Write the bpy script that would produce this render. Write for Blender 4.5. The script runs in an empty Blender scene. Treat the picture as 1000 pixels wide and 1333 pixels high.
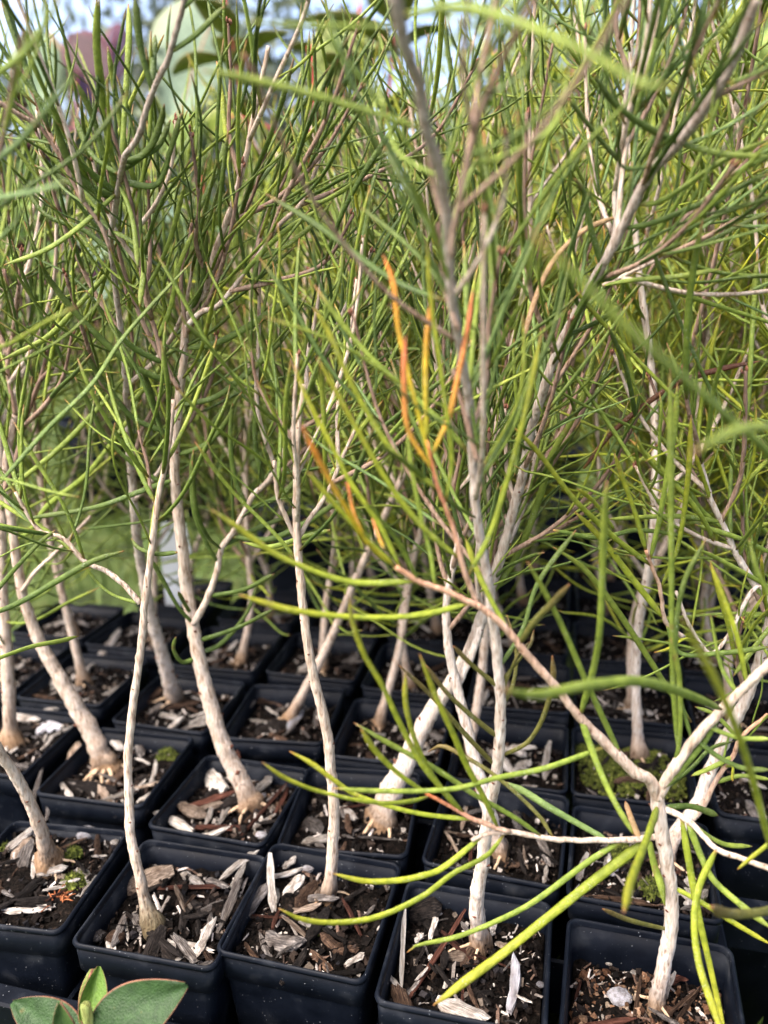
import bpy, math, random
import numpy as np
from mathutils import Matrix, Vector

S = bpy.context.scene
U = 0.05                                  # one pot width in metres
RIM = 0.122                               # height of the pot rims above the ground
# ------------------------------------------------------------------ camera
PITCH, ROLL, FPX = math.radians(17.203), math.radians(-1.646), 1000.0
CAM = np.array([0, 0, RIM + 4.0982 * U])
_cp, _sp, _c, _s = math.cos(PITCH), math.sin(PITCH), math.cos(ROLL), math.sin(ROLL)
_R0, _U0, CF = np.array([1., 0, 0]), np.array([0, _sp, _cp]), np.array([0, _cp, -_sp])
CR, CU = _c * _R0 + _s * _U0, -_s * _R0 + _c * _U0
cam_d = bpy.data.cameras.new('camera'); cam = bpy.data.objects.new('camera', cam_d)
S.collection.objects.link(cam); S.camera = cam
cam.matrix_world = Matrix(((CR[0], CU[0], -CF[0], CAM[0]), (CR[1], CU[1], -CF[1], CAM[1]),
                           (CR[2], CU[2], -CF[2], CAM[2]), (0, 0, 0, 1)))
cam_d.sensor_fit = 'HORIZONTAL'; cam_d.sensor_width = 36; cam_d.lens = 36
cam_d.clip_start = 0.005; cam_d.clip_end = 400
cam_d.dof.use_dof = True; cam_d.dof.focus_distance = 0.245; cam_d.dof.aperture_fstop = 11.6
# ------------------------------------------------------------------ sky and sun
SUN_EL, SUN_AZ = math.radians(60), math.radians(-125)     # azimuth from +Y towards +X
world = bpy.data.worlds.new('World'); S.world = world; world.use_nodes = True
wn = world.node_tree.nodes; wl = world.node_tree.links
sky = wn.new('ShaderNodeTexSky'); sky.sky_type = 'NISHITA'; sky.sun_disc = False
sky.sun_elevation = SUN_EL; sky.sun_rotation = SUN_AZ
sky.air_density = 0.7; sky.dust_density = 6.0; sky.ozone_density = 0.6
wl.new(sky.outputs[0], wn['Background'].inputs[0]); wn['Background'].inputs[1].default_value = 0.15
sun_d = bpy.data.lights.new('sun', 'SUN'); sun_d.energy = 1.05; sun_d.angle = math.radians(28)
sun_d.color = (1, .98, .95)
sun = bpy.data.objects.new('sun', sun_d); S.collection.objects.link(sun)
_sd = Vector((math.sin(SUN_AZ) * math.cos(SUN_EL), math.cos(SUN_AZ) * math.cos(SUN_EL), math.sin(SUN_EL)))
sun.rotation_euler = _sd.to_track_quat('Z', 'Y').to_euler(); sun.location = _sd * 5
S.view_settings.view_transform = 'Standard'; S.view_settings.look = 'None'
S.view_settings.gamma = 1; S.view_settings.exposure = 2.3
S.cycles.max_bounces = 5; S.cycles.diffuse_bounces = 3; S.cycles.transmission_bounces = 3; S.cycles.glossy_bounces = 2

# ------------------------------------------------------------------ helpers
def ray(x, y): return CF + CR * (x - 500) / FPX - CU * (y - 666.5) / FPX
def onz(x, y, z):                         # pixel -> point on a horizontal plane
    d = ray(x, y); return CAM + d * ((z - CAM[2]) / d[2])
def ony(x, y, Y):                         # pixel -> point on an upright plane at distance Y
    d = ray(x, y); return CAM + d * (Y / d[1])
def depth(p): return float((np.asarray(p) - CAM) @ CF)
def nrm(v):
    v = np.asarray(v, float); return v / (np.linalg.norm(v) + 1e-12)
def P2(s): return [tuple(float(q) for q in a.split(',')) for a in s.split()]

def link(o): S.collection.objects.link(o); return o
def tag(o, label=None, cat=None, group=None, kind=None):
    if label: o['label'] = label
    if cat: o['category'] = cat
    if group: o['group'] = group
    if kind: o['kind'] = kind
    return o
def empty(name, loc):
    o = bpy.data.objects.new(name, None); o.location = loc; o.empty_display_size = .01
    return link(o)
def mesh_data(name, V, F, mat=None, col=None, smooth=True):
    me = bpy.data.meshes.new(name)
    me.from_pydata(np.asarray(V).tolist(), [], [list(f) for f in F] if not isinstance(F, np.ndarray) else F.tolist())
    if mat: me.materials.append(mat)
    if smooth: me.polygons.foreach_set('use_smooth', [True] * len(me.polygons))
    if col is not None:
        a = me.color_attributes.new('Col', 'FLOAT_COLOR', 'POINT')
        c = np.ones((len(V), 4), np.float32); c[:, :3] = col
        a.data.foreach_set('color', c.ravel())
    me.update(); return me
def put(name, me, parent=None, loc=(0, 0, 0)):
    o = bpy.data.objects.new(name, me); o.location = loc
    if parent is not None: o.parent = parent
    return link(o)

class Acc:                                # collects geometry for one mesh
    def __init__(s): s.V, s.F, s.C, s.n = [], [], [], 0
    def add(s, V, F, C=None):
        V = np.asarray(V, float); s.V.append(V)
        s.F += [[i + s.n for i in f] for f in (F.tolist() if isinstance(F, np.ndarray) else F)]
        s.C.append(np.broadcast_to(np.asarray((1, 1, 1) if C is None else C, float), (len(V), 3)))
        s.n += len(V)
    def mesh(s, name, mat, smooth=True):
        return mesh_data(name, np.concatenate(s.V), s.F, mat, np.concatenate(s.C), smooth)

def spline(P, n):
    P = np.asarray(P, float)
    if len(P) == 2: return P[0] + (P[1] - P[0]) * np.linspace(0, 1, n)[:, None]
    seg = np.linalg.norm(np.diff(P, axis=0), axis=1) + 1e-9
    T = np.concatenate([[0], np.cumsum(seg)]); T /= T[-1]
    m = np.empty_like(P)
    m[1:-1] = (P[2:] - P[:-2]) / (T[2:] - T[:-2])[:, None]
    m[0] = (P[1] - P[0]) / (T[1] - T[0]); m[-1] = (P[-1] - P[-2]) / (T[-1] - T[-2])
    t = np.linspace(0, 1, n); k = np.clip(np.searchsorted(T, t, side='right') - 1, 0, len(P) - 2)
    h = (T[k + 1] - T[k]); u = ((t - T[k]) / h)[:, None]; h = h[:, None]
    return ((2*u**3 - 3*u**2 + 1) * P[k] + (u**3 - 2*u**2 + u) * h * m[k]
            + (-2*u**3 + 3*u**2) * P[k + 1] + (u**3 - u**2) * h * m[k + 1])
def tube(path, rad, sides=8, flat=1.0, ref=None, jit=None):
    path = np.asarray(path); n = len(path); rad = np.broadcast_to(np.asarray(rad, float), (n,))
    T = np.gradient(path, axis=0); T /= np.linalg.norm(T, axis=1)[:, None] + 1e-12
    V = np.empty((n, sides, 3)); th = np.arange(sides) * 2 * math.pi / sides
    r = nrm(ref if ref is not None else (.31, .9, .17))
    for i in range(n):
        a = np.cross(T[i], r); l = np.linalg.norm(a)
        a = a / l if l > .05 else nrm(np.cross(T[i], (.9, .1, .4)))
        b = np.cross(a, T[i])
        k = rad[i] if jit is None else rad[i] * jit[i]
        V[i] = path[i] + np.outer(np.cos(th) * k, a) + np.outer(np.sin(th) * k * flat, b)
    i = np.arange(n - 1)[:, None] * sides; j = np.arange(sides)[None]; j2 = (j + 1) % sides
    F = np.stack([i + j, i + j2, i + sides + j2, i + sides + j], -1).reshape(-1, 4)
    F = F.tolist() + [list(range(sides))[::-1], list(range((n - 1) * sides, n * sides))]
    return V.reshape(-1, 3), F

# ------------------------------------------------------------------ materials
def mat(name, base=(.5, .5, .5), rough=.7, spec=.4):
    m = bpy.data.materials.new(name); m.use_nodes = True
    b = m.node_tree.nodes['Principled BSDF']
    b.inputs['Base Color'].default_value = (*base, 1); b.inputs['Roughness'].default_value = rough
    b.inputs['Specular IOR Level'].default_value = spec
    return m, m.node_tree.nodes, m.node_tree.links, b
def noise(N, L, scale, detail=4, co=None, vscale=None):
    t = N.new('ShaderNodeTexNoise'); t.inputs['Scale'].default_value = scale; t.inputs['Detail'].default_value = detail
    if co is not None:
        if vscale:
            mp = N.new('ShaderNodeMapping'); mp.inputs['Scale'].default_value = vscale
            L.new(co, mp.inputs[0]); co = mp.outputs[0]
        L.new(co, t.inputs['Vector'])
    return t
def ramp(N, L, src, stops):
    r = N.new('ShaderNodeValToRGB'); e = r.color_ramp.elements
    while len(e) < len(stops): e.new(.5)
    for q, (p, c) in zip(e, stops): q.position = p; q.color = (*c, 1)
    L.new(src, r.inputs[0]); return r
def mixc(N, L, a, b, f, mode='MIX'):
    m = N.new('ShaderNodeMix'); m.data_type = 'RGBA'; m.blend_type = mode
    for v, i in ((a, 6), (b, 7), (f, 0)):
        if isinstance(v, (int, float)): m.inputs[i].default_value = v
        elif isinstance(v, tuple): m.inputs[i].default_value = (*v, 1)
        else: L.new(v, m.inputs[i])
    return m.outputs[2]
def bump(N, L, b, h, dist, strength=1.0):
    n = N.new('ShaderNodeBump'); n.inputs['Distance'].default_value = dist; n.inputs['Strength'].default_value = strength
    L.new(h, n.inputs['Height']); L.new(n.outputs[0], b.inputs['Normal'])

# pot plastic: blue-black, faint scuffs and dust specks
M_POT, N, L, B = mat('pot_plastic', (.010, .013, .019), .42, .11)
g = N.new('ShaderNodeNewGeometry')
a = noise(N, L, 90, 5, g.outputs['Position']); s = noise(N, L, 1500, 1, g.outputs['Position'])
r1 = ramp(N, L, a.outputs[0], [(.3, (.0012, .0020, .0040)), (.58, (.0024, .0038, .0072)), (.70, (.012, .014, .018)), (.9, (.045, .044, .042))])
r2 = ramp(N, L, s.outputs[0], [(.75, (0, 0, 0)), (.80, (1, 1, 1))])
L.new(mixc(N, L, r1.outputs[0], (.22, .23, .24), r2.outputs[0]), B.inputs['Base Color'])
r3 = ramp(N, L, a.outputs[0], [(.3, (.42,) * 3), (.75, (.68,) * 3)]); L.new(r3.outputs[0], B.inputs['Roughness'])
bump(N, L, B, a.outputs[0], .0004, .5)
M_TRAY = M_POT

# bark: tissue colour from the mesh, with fine lengthwise grain
M_BARK, N, L, B = mat('bark', rough=.85, spec=.2)
vc = N.new('ShaderNodeVertexColor'); vc.layer_name = 'Col'; g = N.new('ShaderNodeNewGeometry')
a = noise(N, L, 1100, 6, g.outputs['Position'], (1, 1, .22)); b2 = noise(N, L, 260, 3, g.outputs['Position'], (1, 1, .6))
ra = ramp(N, L, a.outputs[0], [(.30, (.45, .36, .29)), (.42, (.86, .80, .75)), (.56, (1.02, 1.0, .98)), (.75, (1.2, 1.2, 1.2))])
rb = ramp(N, L, b2.outputs[0], [(.3, (.80, .74, .68)), (.6, (1.05, 1.04, 1.03))])
L.new(mixc(N, L, mixc(N, L, vc.outputs[0], ra.outputs[0], 1.0, 'MULTIPLY'), rb.outputs[0], 1.0, 'MULTIPLY'), B.inputs['Base Color'])
bump(N, L, B, a.outputs[0], .0009, 1)

# needle leaf: tissue colour, individual tint, pale gland dots, a little light through it
def leaf_material(name, var, dots=True):
    m, N, L, B = mat(name, rough=.58, spec=.28)
    vc = N.new('ShaderNodeVertexColor'); vc.layer_name = 'Col'; oi = N.new('ShaderNodeObjectInfo')
    g = N.new('ShaderNodeNewGeometry')
    tint = ramp(N, L, oi.outputs['Random'], var)
    c = mixc(N, L, vc.outputs[0], tint.outputs[0], 1.0, 'MULTIPLY')
    pn = noise(N, L, 420, 3, g.outputs['Position'])
    pr = ramp(N, L, pn.outputs[0], [(.3, (.62, .66, .58)), (.7, (1.2, 1.17, 1.12))])
    c = mixc(N, L, c, pr.outputs[0], 1.0, 'MULTIPLY')
    v = N.new('ShaderNodeTexVoronoi'); v.inputs['Scale'].default_value = 1700; L.new(g.outputs['Position'], v.inputs['Vector'])
    if dots:
        vr = ramp(N, L, v.outputs['Distance'], [(.0, (.45,) * 3), (.18, (.34,) * 3), (.36, (0, 0, 0))])
        dm = noise(N, L, 160, 2, g.outputs['Position'])
        dr = ramp(N, L, dm.outputs[0], [(.44, (0, 0, 0)), (.66, (1, 1, 1))])
        f = mixc(N, L, vr.outputs[0], dr.outputs[0], 1.0, 'MULTIPLY')
        c = mixc(N, L, c, (.52, .56, .44), f)
    bn = noise(N, L, 210, 5, g.outputs['Position']); br = ramp(N, L, bn.outputs[0], [(.655, (0, 0, 0)), (.72, (.6,) * 3)])
    c = mixc(N, L, c, (.15, .10, .035), br.outputs[0])
    L.new(c, B.inputs['Base Color']); bump(N, L, B, v.outputs['Distance'], .0003, .5)
    tr = N.new('ShaderNodeBsdfTranslucent'); mx = N.new('ShaderNodeMixShader'); mx.inputs[0].default_value = .25
    L.new(c, tr.inputs[0]); L.new(B.outputs[0], mx.inputs[1]); L.new(tr.outputs[0], mx.inputs[2])
    L.new(mx.outputs[0], N['Material Output'].inputs[0]); return m
M_LEAF = leaf_material('needle_leaf', [(0, (.62, .68, .62)), (.35, (.86, .9, .84)), (.7, (1.05, 1.05, .95)), (1, (1.4, 1.26, .95))])
M_HERO = leaf_material('needle_leaf_traced', [(0, (.9, .92, .9)), (1, (1.1, 1.08, 1.0))])
M_BROAD = leaf_material('broad_leaf', [(0, (.85, .9, .9)), (1, (1.12, 1.08, 1.0))], False)

# potting mix
M_SOIL, N, L, B = mat('potting_mix', (.02, .015, .012), .95, .04)
g = N.new('ShaderNodeNewGeometry'); a = noise(N, L, 650, 6, g.outputs['Position']); b2 = noise(N, L, 140, 3, g.outputs['Position'])
ra = ramp(N, L, a.outputs[0], [(.32, (.0015, .0013, .001)), (.55, (.005, .004, .0034)), (.7, (.014, .010, .008)), (.85, (.05, .04, .033))])
rb = ramp(N, L, b2.outputs[0], [(.35, (.55, .5, .5)), (.65, (1.15, 1.1, 1.05))])
L.new(mixc(N, L, ra.outputs[0], rb.outputs[0], 1.0, 'MULTIPLY'), B.inputs['Base Color']); bump(N, L, B, a.outputs[0], .0015, 1)
# crumbs of bark and grit, colour per crumb in the mesh
M_CRUMB, N, L, B = mat('mix_crumb', rough=.9, spec=.06)
vc = N.new('ShaderNodeVertexColor'); vc.layer_name = 'Col'; g = N.new('ShaderNodeNewGeometry')
a = noise(N, L, 1300, 4, g.outputs['Position']); ra = ramp(N, L, a.outputs[0], [(.3, (.55, .52, .5)), (.7, (1.25, 1.2, 1.2))])
L.new(mixc(N, L, vc.outputs[0], ra.outputs[0], 1.0, 'MULTIPLY'), B.inputs['Base Color']); bump(N, L, B, a.outputs[0], .0004, .8)
def chip_material(name, dark, mid, light, rough=.85):
    m, N, L, B = mat(name, mid, rough, .08)
    tc = N.new('ShaderNodeTexCoord'); oi = N.new('ShaderNodeObjectInfo')
    a = noise(N, L, 9, 6, tc.outputs['Object'], (.35, 4, 4)); c = noise(N, L, 3, 3, tc.outputs['Object'])
    r = ramp(N, L, a.outputs[0], [(.30, dark), (.5, mid), (.68, light)])
    rc = ramp(N, L, c.outputs[0], [(.35, (.55, .5, .46)), (.6, (1.08, 1.07, 1.06))])
    ro = ramp(N, L, oi.outputs['Random'], [(0, (.38, .37, .36)), (.5, (.8, .78, .76)), (1, (1.15, 1.13, 1.1))])
    L.new(mixc(N, L, mixc(N, L, r.outputs[0], rc.outputs[0], 1., 'MULTIPLY'), ro.outputs[0], 1., 'MULTIPLY'), B.inputs['Base Color'])
    bump(N, L, B, a.outputs[0], .0007, 1); return m
M_CHIP = {
    'p': chip_material('chip_weathered', (.12, .108, .098), (.36, .34, .315), (.62, .60, .57)),
    'g': chip_material('chip_grey', (.025, .023, .023), (.09, .083, .08), (.25, .23, .215)),
    'b': chip_material('chip_brown', (.012, .007, .005), (.05, .031, .022), (.16, .105, .07)),
    'd': chip_material('chip_dark', (.003, .0026, .0026), (.010, .0085, .008), (.035, .029, .026)),
    'r': chip_material('twig_red', (.022, .010, .008), (.062, .025, .018), (.14, .065, .046)),
    't': chip_material('chip_tan', (.07, .05, .037), (.21, .165, .13), (.40, .33, .27)),
    'u': chip_material('stone_pale', (.28, .29, .33), (.44, .45, .50), (.58, .58, .62)),
}
M_MOSS, N, L, B = mat('moss', (.06, .08, .01), .9, .15)
g = N.new('ShaderNodeNewGeometry'); a = noise(N, L, 700, 5, g.outputs['Position'])
ra = ramp(N, L, a.outputs[0], [(.3, (.012, .016, .003)), (.52, (.055, .068, .010)), (.75, (.16, .17, .035))])
L.new(ra.outputs[0], B.inputs['Base Color']); bump(N, L, B, a.outputs[0], .0015, 1)
M_GROUND, N, L, B = mat('ground', (.05, .08, .02), .95, .1)
g = N.new('ShaderNodeNewGeometry'); a = noise(N, L, 14, 6, g.outputs['Position']); b2 = noise(N, L, .5, 3, g.outputs['Position'])
ra = ramp(N, L, a.outputs[0], [(.3, (.020, .028, .010)), (.55, (.042, .066, .017)), (.8, (.09, .10, .04))])
rb = ramp(N, L, b2.outputs[0], [(.35, (.8, .75, .7)), (.65, (1.15, 1.1, 1.0))])
L.new(mixc(N, L, ra.outputs[0], rb.outputs[0], 1., 'MULTIPLY'), B.inputs['Base Color']); bump(N, L, B, a.outputs[0], .02)
M_FOLI = leaf_material('far_foliage', [(0, (.9, .95, .9)), (1, (1.1, 1.05, 1.0))], False)
M_WHITE, N, L, B = mat('white_plastic', (.55, .58, .60), .35, .5)

# ------------------------------------------------------------------ the ground
V = [(-150, -60, 0), (150, -60, 0), (150, 260, 0), (-150, 260, 0)]
tag(put('ground', mesh_data('ground', V, [[0, 1, 2, 3]], M_GROUND)), 'green grassy ground under and behind the trays', 'ground', kind='structure')
rg = np.random.default_rng(5)
acc = Acc(); n = 12000
xy = np.concatenate([np.stack([rg.uniform(-1.5, 1.3, n), rg.uniform(.15, 1.9, n)], 1), np.stack([rg.uniform(-.1, .7, 6000), rg.uniform(.1, .75, 6000)], 1)])
n = len(xy); hgt = rg.uniform(.015, .045, n); az = rg.uniform(0, 6.28, n); wd = rg.uniform(.0012, .0026, n)
ln = rg.uniform(.2, .9, n) * hgt; d = np.stack([np.cos(az), np.sin(az)], 1); sd = np.stack([-d[:, 1], d[:, 0]], 1)
Vb = np.zeros((n, 5, 3)); z0 = np.zeros(n)
Vb[:, 0, :2] = xy - sd * wd[:, None]; Vb[:, 1, :2] = xy + sd * wd[:, None]
Vb[:, 2, :2] = xy + d * (ln * .35)[:, None] + sd * (wd * .8)[:, None]; Vb[:, 3, :2] = xy + d * (ln * .35)[:, None] - sd * (wd * .8)[:, None]
Vb[:, 2, 2] = Vb[:, 3, 2] = hgt * .6; Vb[:, 4, :2] = xy + d * ln[:, None]; Vb[:, 4, 2] = hgt
Fq = []
for i in range(n): Fq.append([5*i, 5*i+1, 5*i+2, 5*i+3]); Fq.append([5*i+3, 5*i+2, 5*i+4])
colb = np.repeat(np.array([.050, .095, .022]) * rg.uniform(.5, 1.5, (n, 1)) + rg.uniform(0, .05, (n, 1)) * np.array([1, .7, .1]), 5, 0)
tag(put('grass', mesh_data('grass', Vb.reshape(-1, 3), Fq, M_FOLI, colb)), 'short green grass growing around the trays', 'grass', kind='stuff')

# ------------------------------------------------------------------ pots
def rsq(h, r, k=4):                        # rounded square outline, half width h
    o = []
    for q in range(4):
        cx, cy = [(1, 1), (-1, 1), (-1, -1), (1, -1)][q]
        for i in range(k + 1):
            t = (q + i / k) * math.pi / 2
            o.append((cx * (h - r) + r * math.cos(t), cy * (h - r) + r * math.sin(t)))
    return o
def loft(rings, close=None):
    n = len(rings[0]); V = [p for r in rings for p in r]; F = []
    for i in range(len(rings) - 1):
        for j in range(n):
            F.append([i*n + j, i*n + (j+1) % n, (i+1)*n + (j+1) % n, (i+1)*n + j])
    if close == 'start': F.append(list(range(n))[::-1])
    return V, F
def rz(h, r, z): return [(x, y, z) for x, y in rsq(h, r)]
HW = U * .5
wall_rings = [rz(HW*.72, .004, -.112), rz(HW*.74, .004, -.1125)][:1] + [rz(HW*.94, .0033, -.012), rz(HW*.94, .0033, -.0118),
              rz(HW*.975, .0033, -.0112), rz(HW*.985, .0033, -.0012), rz(HW*.962, .0029, -.0012), rz(HW*.935, .0028, -.012), rz(HW*.72-.0008, .0035, -.110)]
V, F = loft(wall_rings, 'start'); ME_WALL = mesh_data('pot_wall', V, F, M_POT)
t = .0012
rim_rings = [rz(HW*.975, .0033, -.0018), rz(HW+.0001, .0036, -.0016), rz(HW+.0003, .0036, -.0005), rz(HW-.0003, .0034, .0002),
             rz(HW-.0006, .0033, .0003), rz(HW-.0009, .0031, .0001), rz(HW-.0011, .0030, -.0006), rz(HW-.0013, .0029, -.0018)]
V, F = loft(rim_rings); ME_RIM = mesh_data('pot_rim', V, F, M_POT)

rs = np.random.default_rng(11)
def lump(rng, k=0):                        # an irregular 8-corner crumb
    ph = np.array([[-1, -1, -1], [1, -1, -1], [1, 1, -1], [-1, 1, -1], [-1, -1, 1], [1, -1, 1], [1, 1, 1], [-1, 1, 1]], float)
    ph *= rng.uniform(.45, 1.05, (8, 3)); return ph
LF = [[0, 3, 2, 1], [4, 5, 6, 7], [0, 1, 5, 4], [1, 2, 6, 5], [2, 3, 7, 6], [3, 0, 4, 7]]
def rotm(rng):
    q = rng.normal(size=4); q /= np.linalg.norm(q); w, x, y, z = q
    return np.array([[1-2*(y*y+z*z), 2*(x*y-z*w), 2*(x*z+y*w)], [2*(x*y+z*w), 1-2*(x*x+z*z), 2*(y*z-x*w)], [2*(x*z-y*w), 2*(y*z+x*w), 1-2*(x*x+y*y)]])
def soil_mesh(k, hw):
    n = 18; g = np.linspace(-1, 1, n); X, Y = np.meshgrid(g, g); rng = np.random.default_rng(100 + k)
    Z = rng.normal(0, .0006, X.shape)
    for _ in range(7):
        a, b, c = rng.uniform(-3.5, 3.5, 3); Z += .0007 * np.sin(a * X * 2 + b * Y * 2 + c)
    V = np.stack([X * hw, Y * hw, Z], -1).reshape(-1, 3)
    F = [[i*n+j, i*n+j+1, (i+1)*n+j+1, (i+1)*n+j] for i in range(n-1) for j in range(n-1)]
    return mesh_data('potting_mix', V, F, M_SOIL), Z
def crumb_mesh(k, hw, n, smin, smax, pal):
    rng = np.random.default_rng(200 + k); acc = Acc()
    for _ in range(n):
        sz = smin + (smax - smin) * rng.random() ** 2.2
        el = rng.random() < .16; v = (lump(rng) * sz * (rng.uniform(.5, 1.3, 3) if not el else np.array([rng.uniform(2.2, 5), .5, .4]) * .9)) @ rotm(rng).T * ([1, 1, .5] if el else [1, 1, 1]) + [rng.uniform(-hw, hw) * .97, rng.uniform(-hw, hw) * .97, rng.uniform(-.0003, .0012)]
        acc.add(v, LF, np.array(pal[rng.integers(len(pal))] if not el else [(.20, .18, .16), (.38, .35, .32), (.09, .06, .045), (.03, .022, .018)][rng.integers(4)]) * rng.uniform(.6, 1.4))
    return acc.mesh('mix_crumbs', M_CRUMB, False)
PAL = [(.0045, .0037, .0032)] * 9 + [(.010, .0080, .007)] * 5 + [(.028, .021, .017)] * 2 + [(.12, .10, .08), (.30, .28, .25), (.008, .008, .009), (.014, .013, .014)]
PAL_G = [(.08, .042, .024), (.12, .07, .042), (.05, .027, .017), (.17, .11, .07), (.07, .036, .02), (.04, .022, .014), (.10, .058, .034), (.24, .19, .14)] * 2
SHW = HW * .945
SOILS = [soil_mesh(k, SHW)[0] for k in range(4)]
CRUMBS = [crumb_mesh(k, SHW, 620, .0003, .0016, PAL) for k in range(4)]
GRIT = crumb_mesh(9, SHW, 1500, .0003, .0014, PAL_G + PAL[:16])
def chip_mesh(k):                          # a torn sliver of bark or wood, one unit long
    rng = np.random.default_rng(300 + k); n, s = 7, 7
    w = [.10, .16, .22, .13, .30, .18, .12, .25][k % 8]; th = w * rng.uniform(.35, .7); V = np.zeros((n, s, 3))
    ang = np.arange(s) * 2 * math.pi / s + rng.uniform(-.3, .3, s); prof = rng.uniform(.75, 1.1, n); prof[0] *= .55; prof[-1] *= .45
    bend = rng.uniform(-.10, .10)
    for i in range(n):
        x = -.5 + i / (n - 1)
        for j in range(s):
            q = rng.uniform(.85, 1.15)
            V[i, j] = (x + (rng.uniform(-.08, .08) if i in (0, n-1) else rng.uniform(-.02, .02)),
                       math.cos(ang[j]) * w * prof[i] * q + bend * (4*x*x - .5), math.sin(ang[j]) * th * prof[i] * q)
    F = [[i*s+j, i*s+(j+1) % s, (i+1)*s+(j+1) % s, (i+1)*s+j] for i in range(n-1) for j in range(s)]
    F += [list(range(s))[::-1], list(range((n-1)*s, n*s))]
    return V.reshape(-1, 3), F
CHIPG = [chip_mesh(k) for k in range(16)]
_cache = {}
def chip_data(k, mk):
    if (k, mk) not in _cache: _cache[(k, mk)] = mesh_data('bark_chip', *CHIPG[k], M_CHIP[mk], smooth=False)
    return _cache[(k, mk)]
def stone_mesh(k, mk):
    key = ('s', k, mk)
    if key not in _cache:
        rng = np.random.default_rng(400 + k); V, F = [], []; n, m = 6, 9
        for i in range(n + 1):
            for j in range(m):
                a, b = math.pi * i / n, 2 * math.pi * j / m; q = rng.uniform(.86, 1.1)
                V.append((math.sin(a) * math.cos(b) * q, math.sin(a) * math.sin(b) * q * .8, math.cos(a) * .6 * q))
        F = [[i*m+j, (i+1)*m+j, (i+1)*m+(j+1) % m, i*m+(j+1) % m] for i in range(n) for j in range(m)]
        _cache[key] = mesh_data('stone', V, F, M_CHIP[mk])
    return _cache[key]
def basis(x, zhint):
    x = nrm(x); z = np.asarray(zhint, float); z = z - x * (z @ x)
    z = nrm(z) if np.linalg.norm(z) > 1e-4 else nrm(np.cross(x, (.3, .8, .5)))
    return np.stack([x, np.cross(z, x), z], 1)
def place(name, me, parent, p, R, sc, pw):
    o = bpy.data.objects.new(name, me); o.parent = parent
    M = np.eye(4); M[:3, :3] = R * np.asarray(sc); M[:3, 3] = np.asarray(p) - pw
    o.matrix_local = Matrix(M.tolist()); link(o); return o

# name: (x, y, angle, soil depth) in pot widths, at the rim plane
POTS = {
 'A': (-2.631, 4.611, -9.3, 0.1), 'B': (-1.525, 4.324, -12.3, 0.2), 'C': (-.554, 4.221, -15.1, 0.2), 'D': (.46, 3.831, -14.2, 0.22), 'E': (1.482, 3.448, -16.6, 0.32),
 'Z2': (-3.60, 6.34, -14, 0.14), 'A2': (-2.427, 5.89, -12.7, 0.18), 'B2': (-1.326, 5.401, -16.1, 0.2), 'C2': (-.317, 5.214, -9.4, 0.22), 'D2': (.816, 4.931, -16.7, 0.24), 'E2': (1.793, 4.574, -16.4, 0.2),
 'Z3': (-4.35, 7.85, -13, 0.217), 'A3': (-3.30, 7.47, -14, 0.155), 'B3': (-2.12, 6.93, -13, 0.186), 'C3': (-1.026, 6.669, -10.2, 0.217), 'X3': (.03, 6.3, -13, 0.248), 'D3': (1.071, 5.927, -13.9, 0.248), 'E3': (2.075, 5.684, -14, 0.2), 'F3': (3.14, 5.36, -14, 0.248),
 'Z4': (-4.05, 9.0, -13, 0.186), 'A4': (-3.0, 8.62, -15, 0.186), 'B4': (-1.84, 8.08, -12, 0.217), 'C4': (-.74, 7.82, -13, 0.186), 'X4': (.31, 7.45, -12, 0.217), 'D4': (1.36, 7.06, -14, 0.186), 'E4': (2.37, 6.82, -13, 0.186), 'F4': (3.42, 6.52, -15, 0.186),
 'A5': (-2.75, 9.78, -14, 0.186), 'B5': (-1.56, 9.24, -13, 0.186), 'C5': (-.47, 8.96, -12, 0.186), 'X5': (.58, 8.6, -14, 0.186), 'D5': (1.62, 8.22, -13, 0.186), 'E5': (2.65, 7.95, -13, 0.186), 'F5': (3.7, 7.65, -14, 0.186), 'G5': (4.75, 7.33, -13, 0.186),
 'C6': (-.2, 10.1, -13, 0.186), 'X6': (.85, 9.74, -12, 0.186), 'D6': (1.9, 9.36, -14, 0.186), 'E6': (2.95, 9.05, -13, 0.186), 'F6': (4.0, 8.75, -13, 0.186), 'G6': (5.05, 8.45, -13, 0.186),
 'X7': (1.12, 10.85, -13, 0.186), 'D7': (2.17, 10.5, -13, 0.186), 'E7': (3.22, 10.2, -13, 0.186), 'F7': (4.27, 9.9, -13, 0.186),
}
FRONT = ('A', 'B', 'C', 'D', 'E', 'A2', 'B2', 'C2', 'D2', 'E2')
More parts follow.
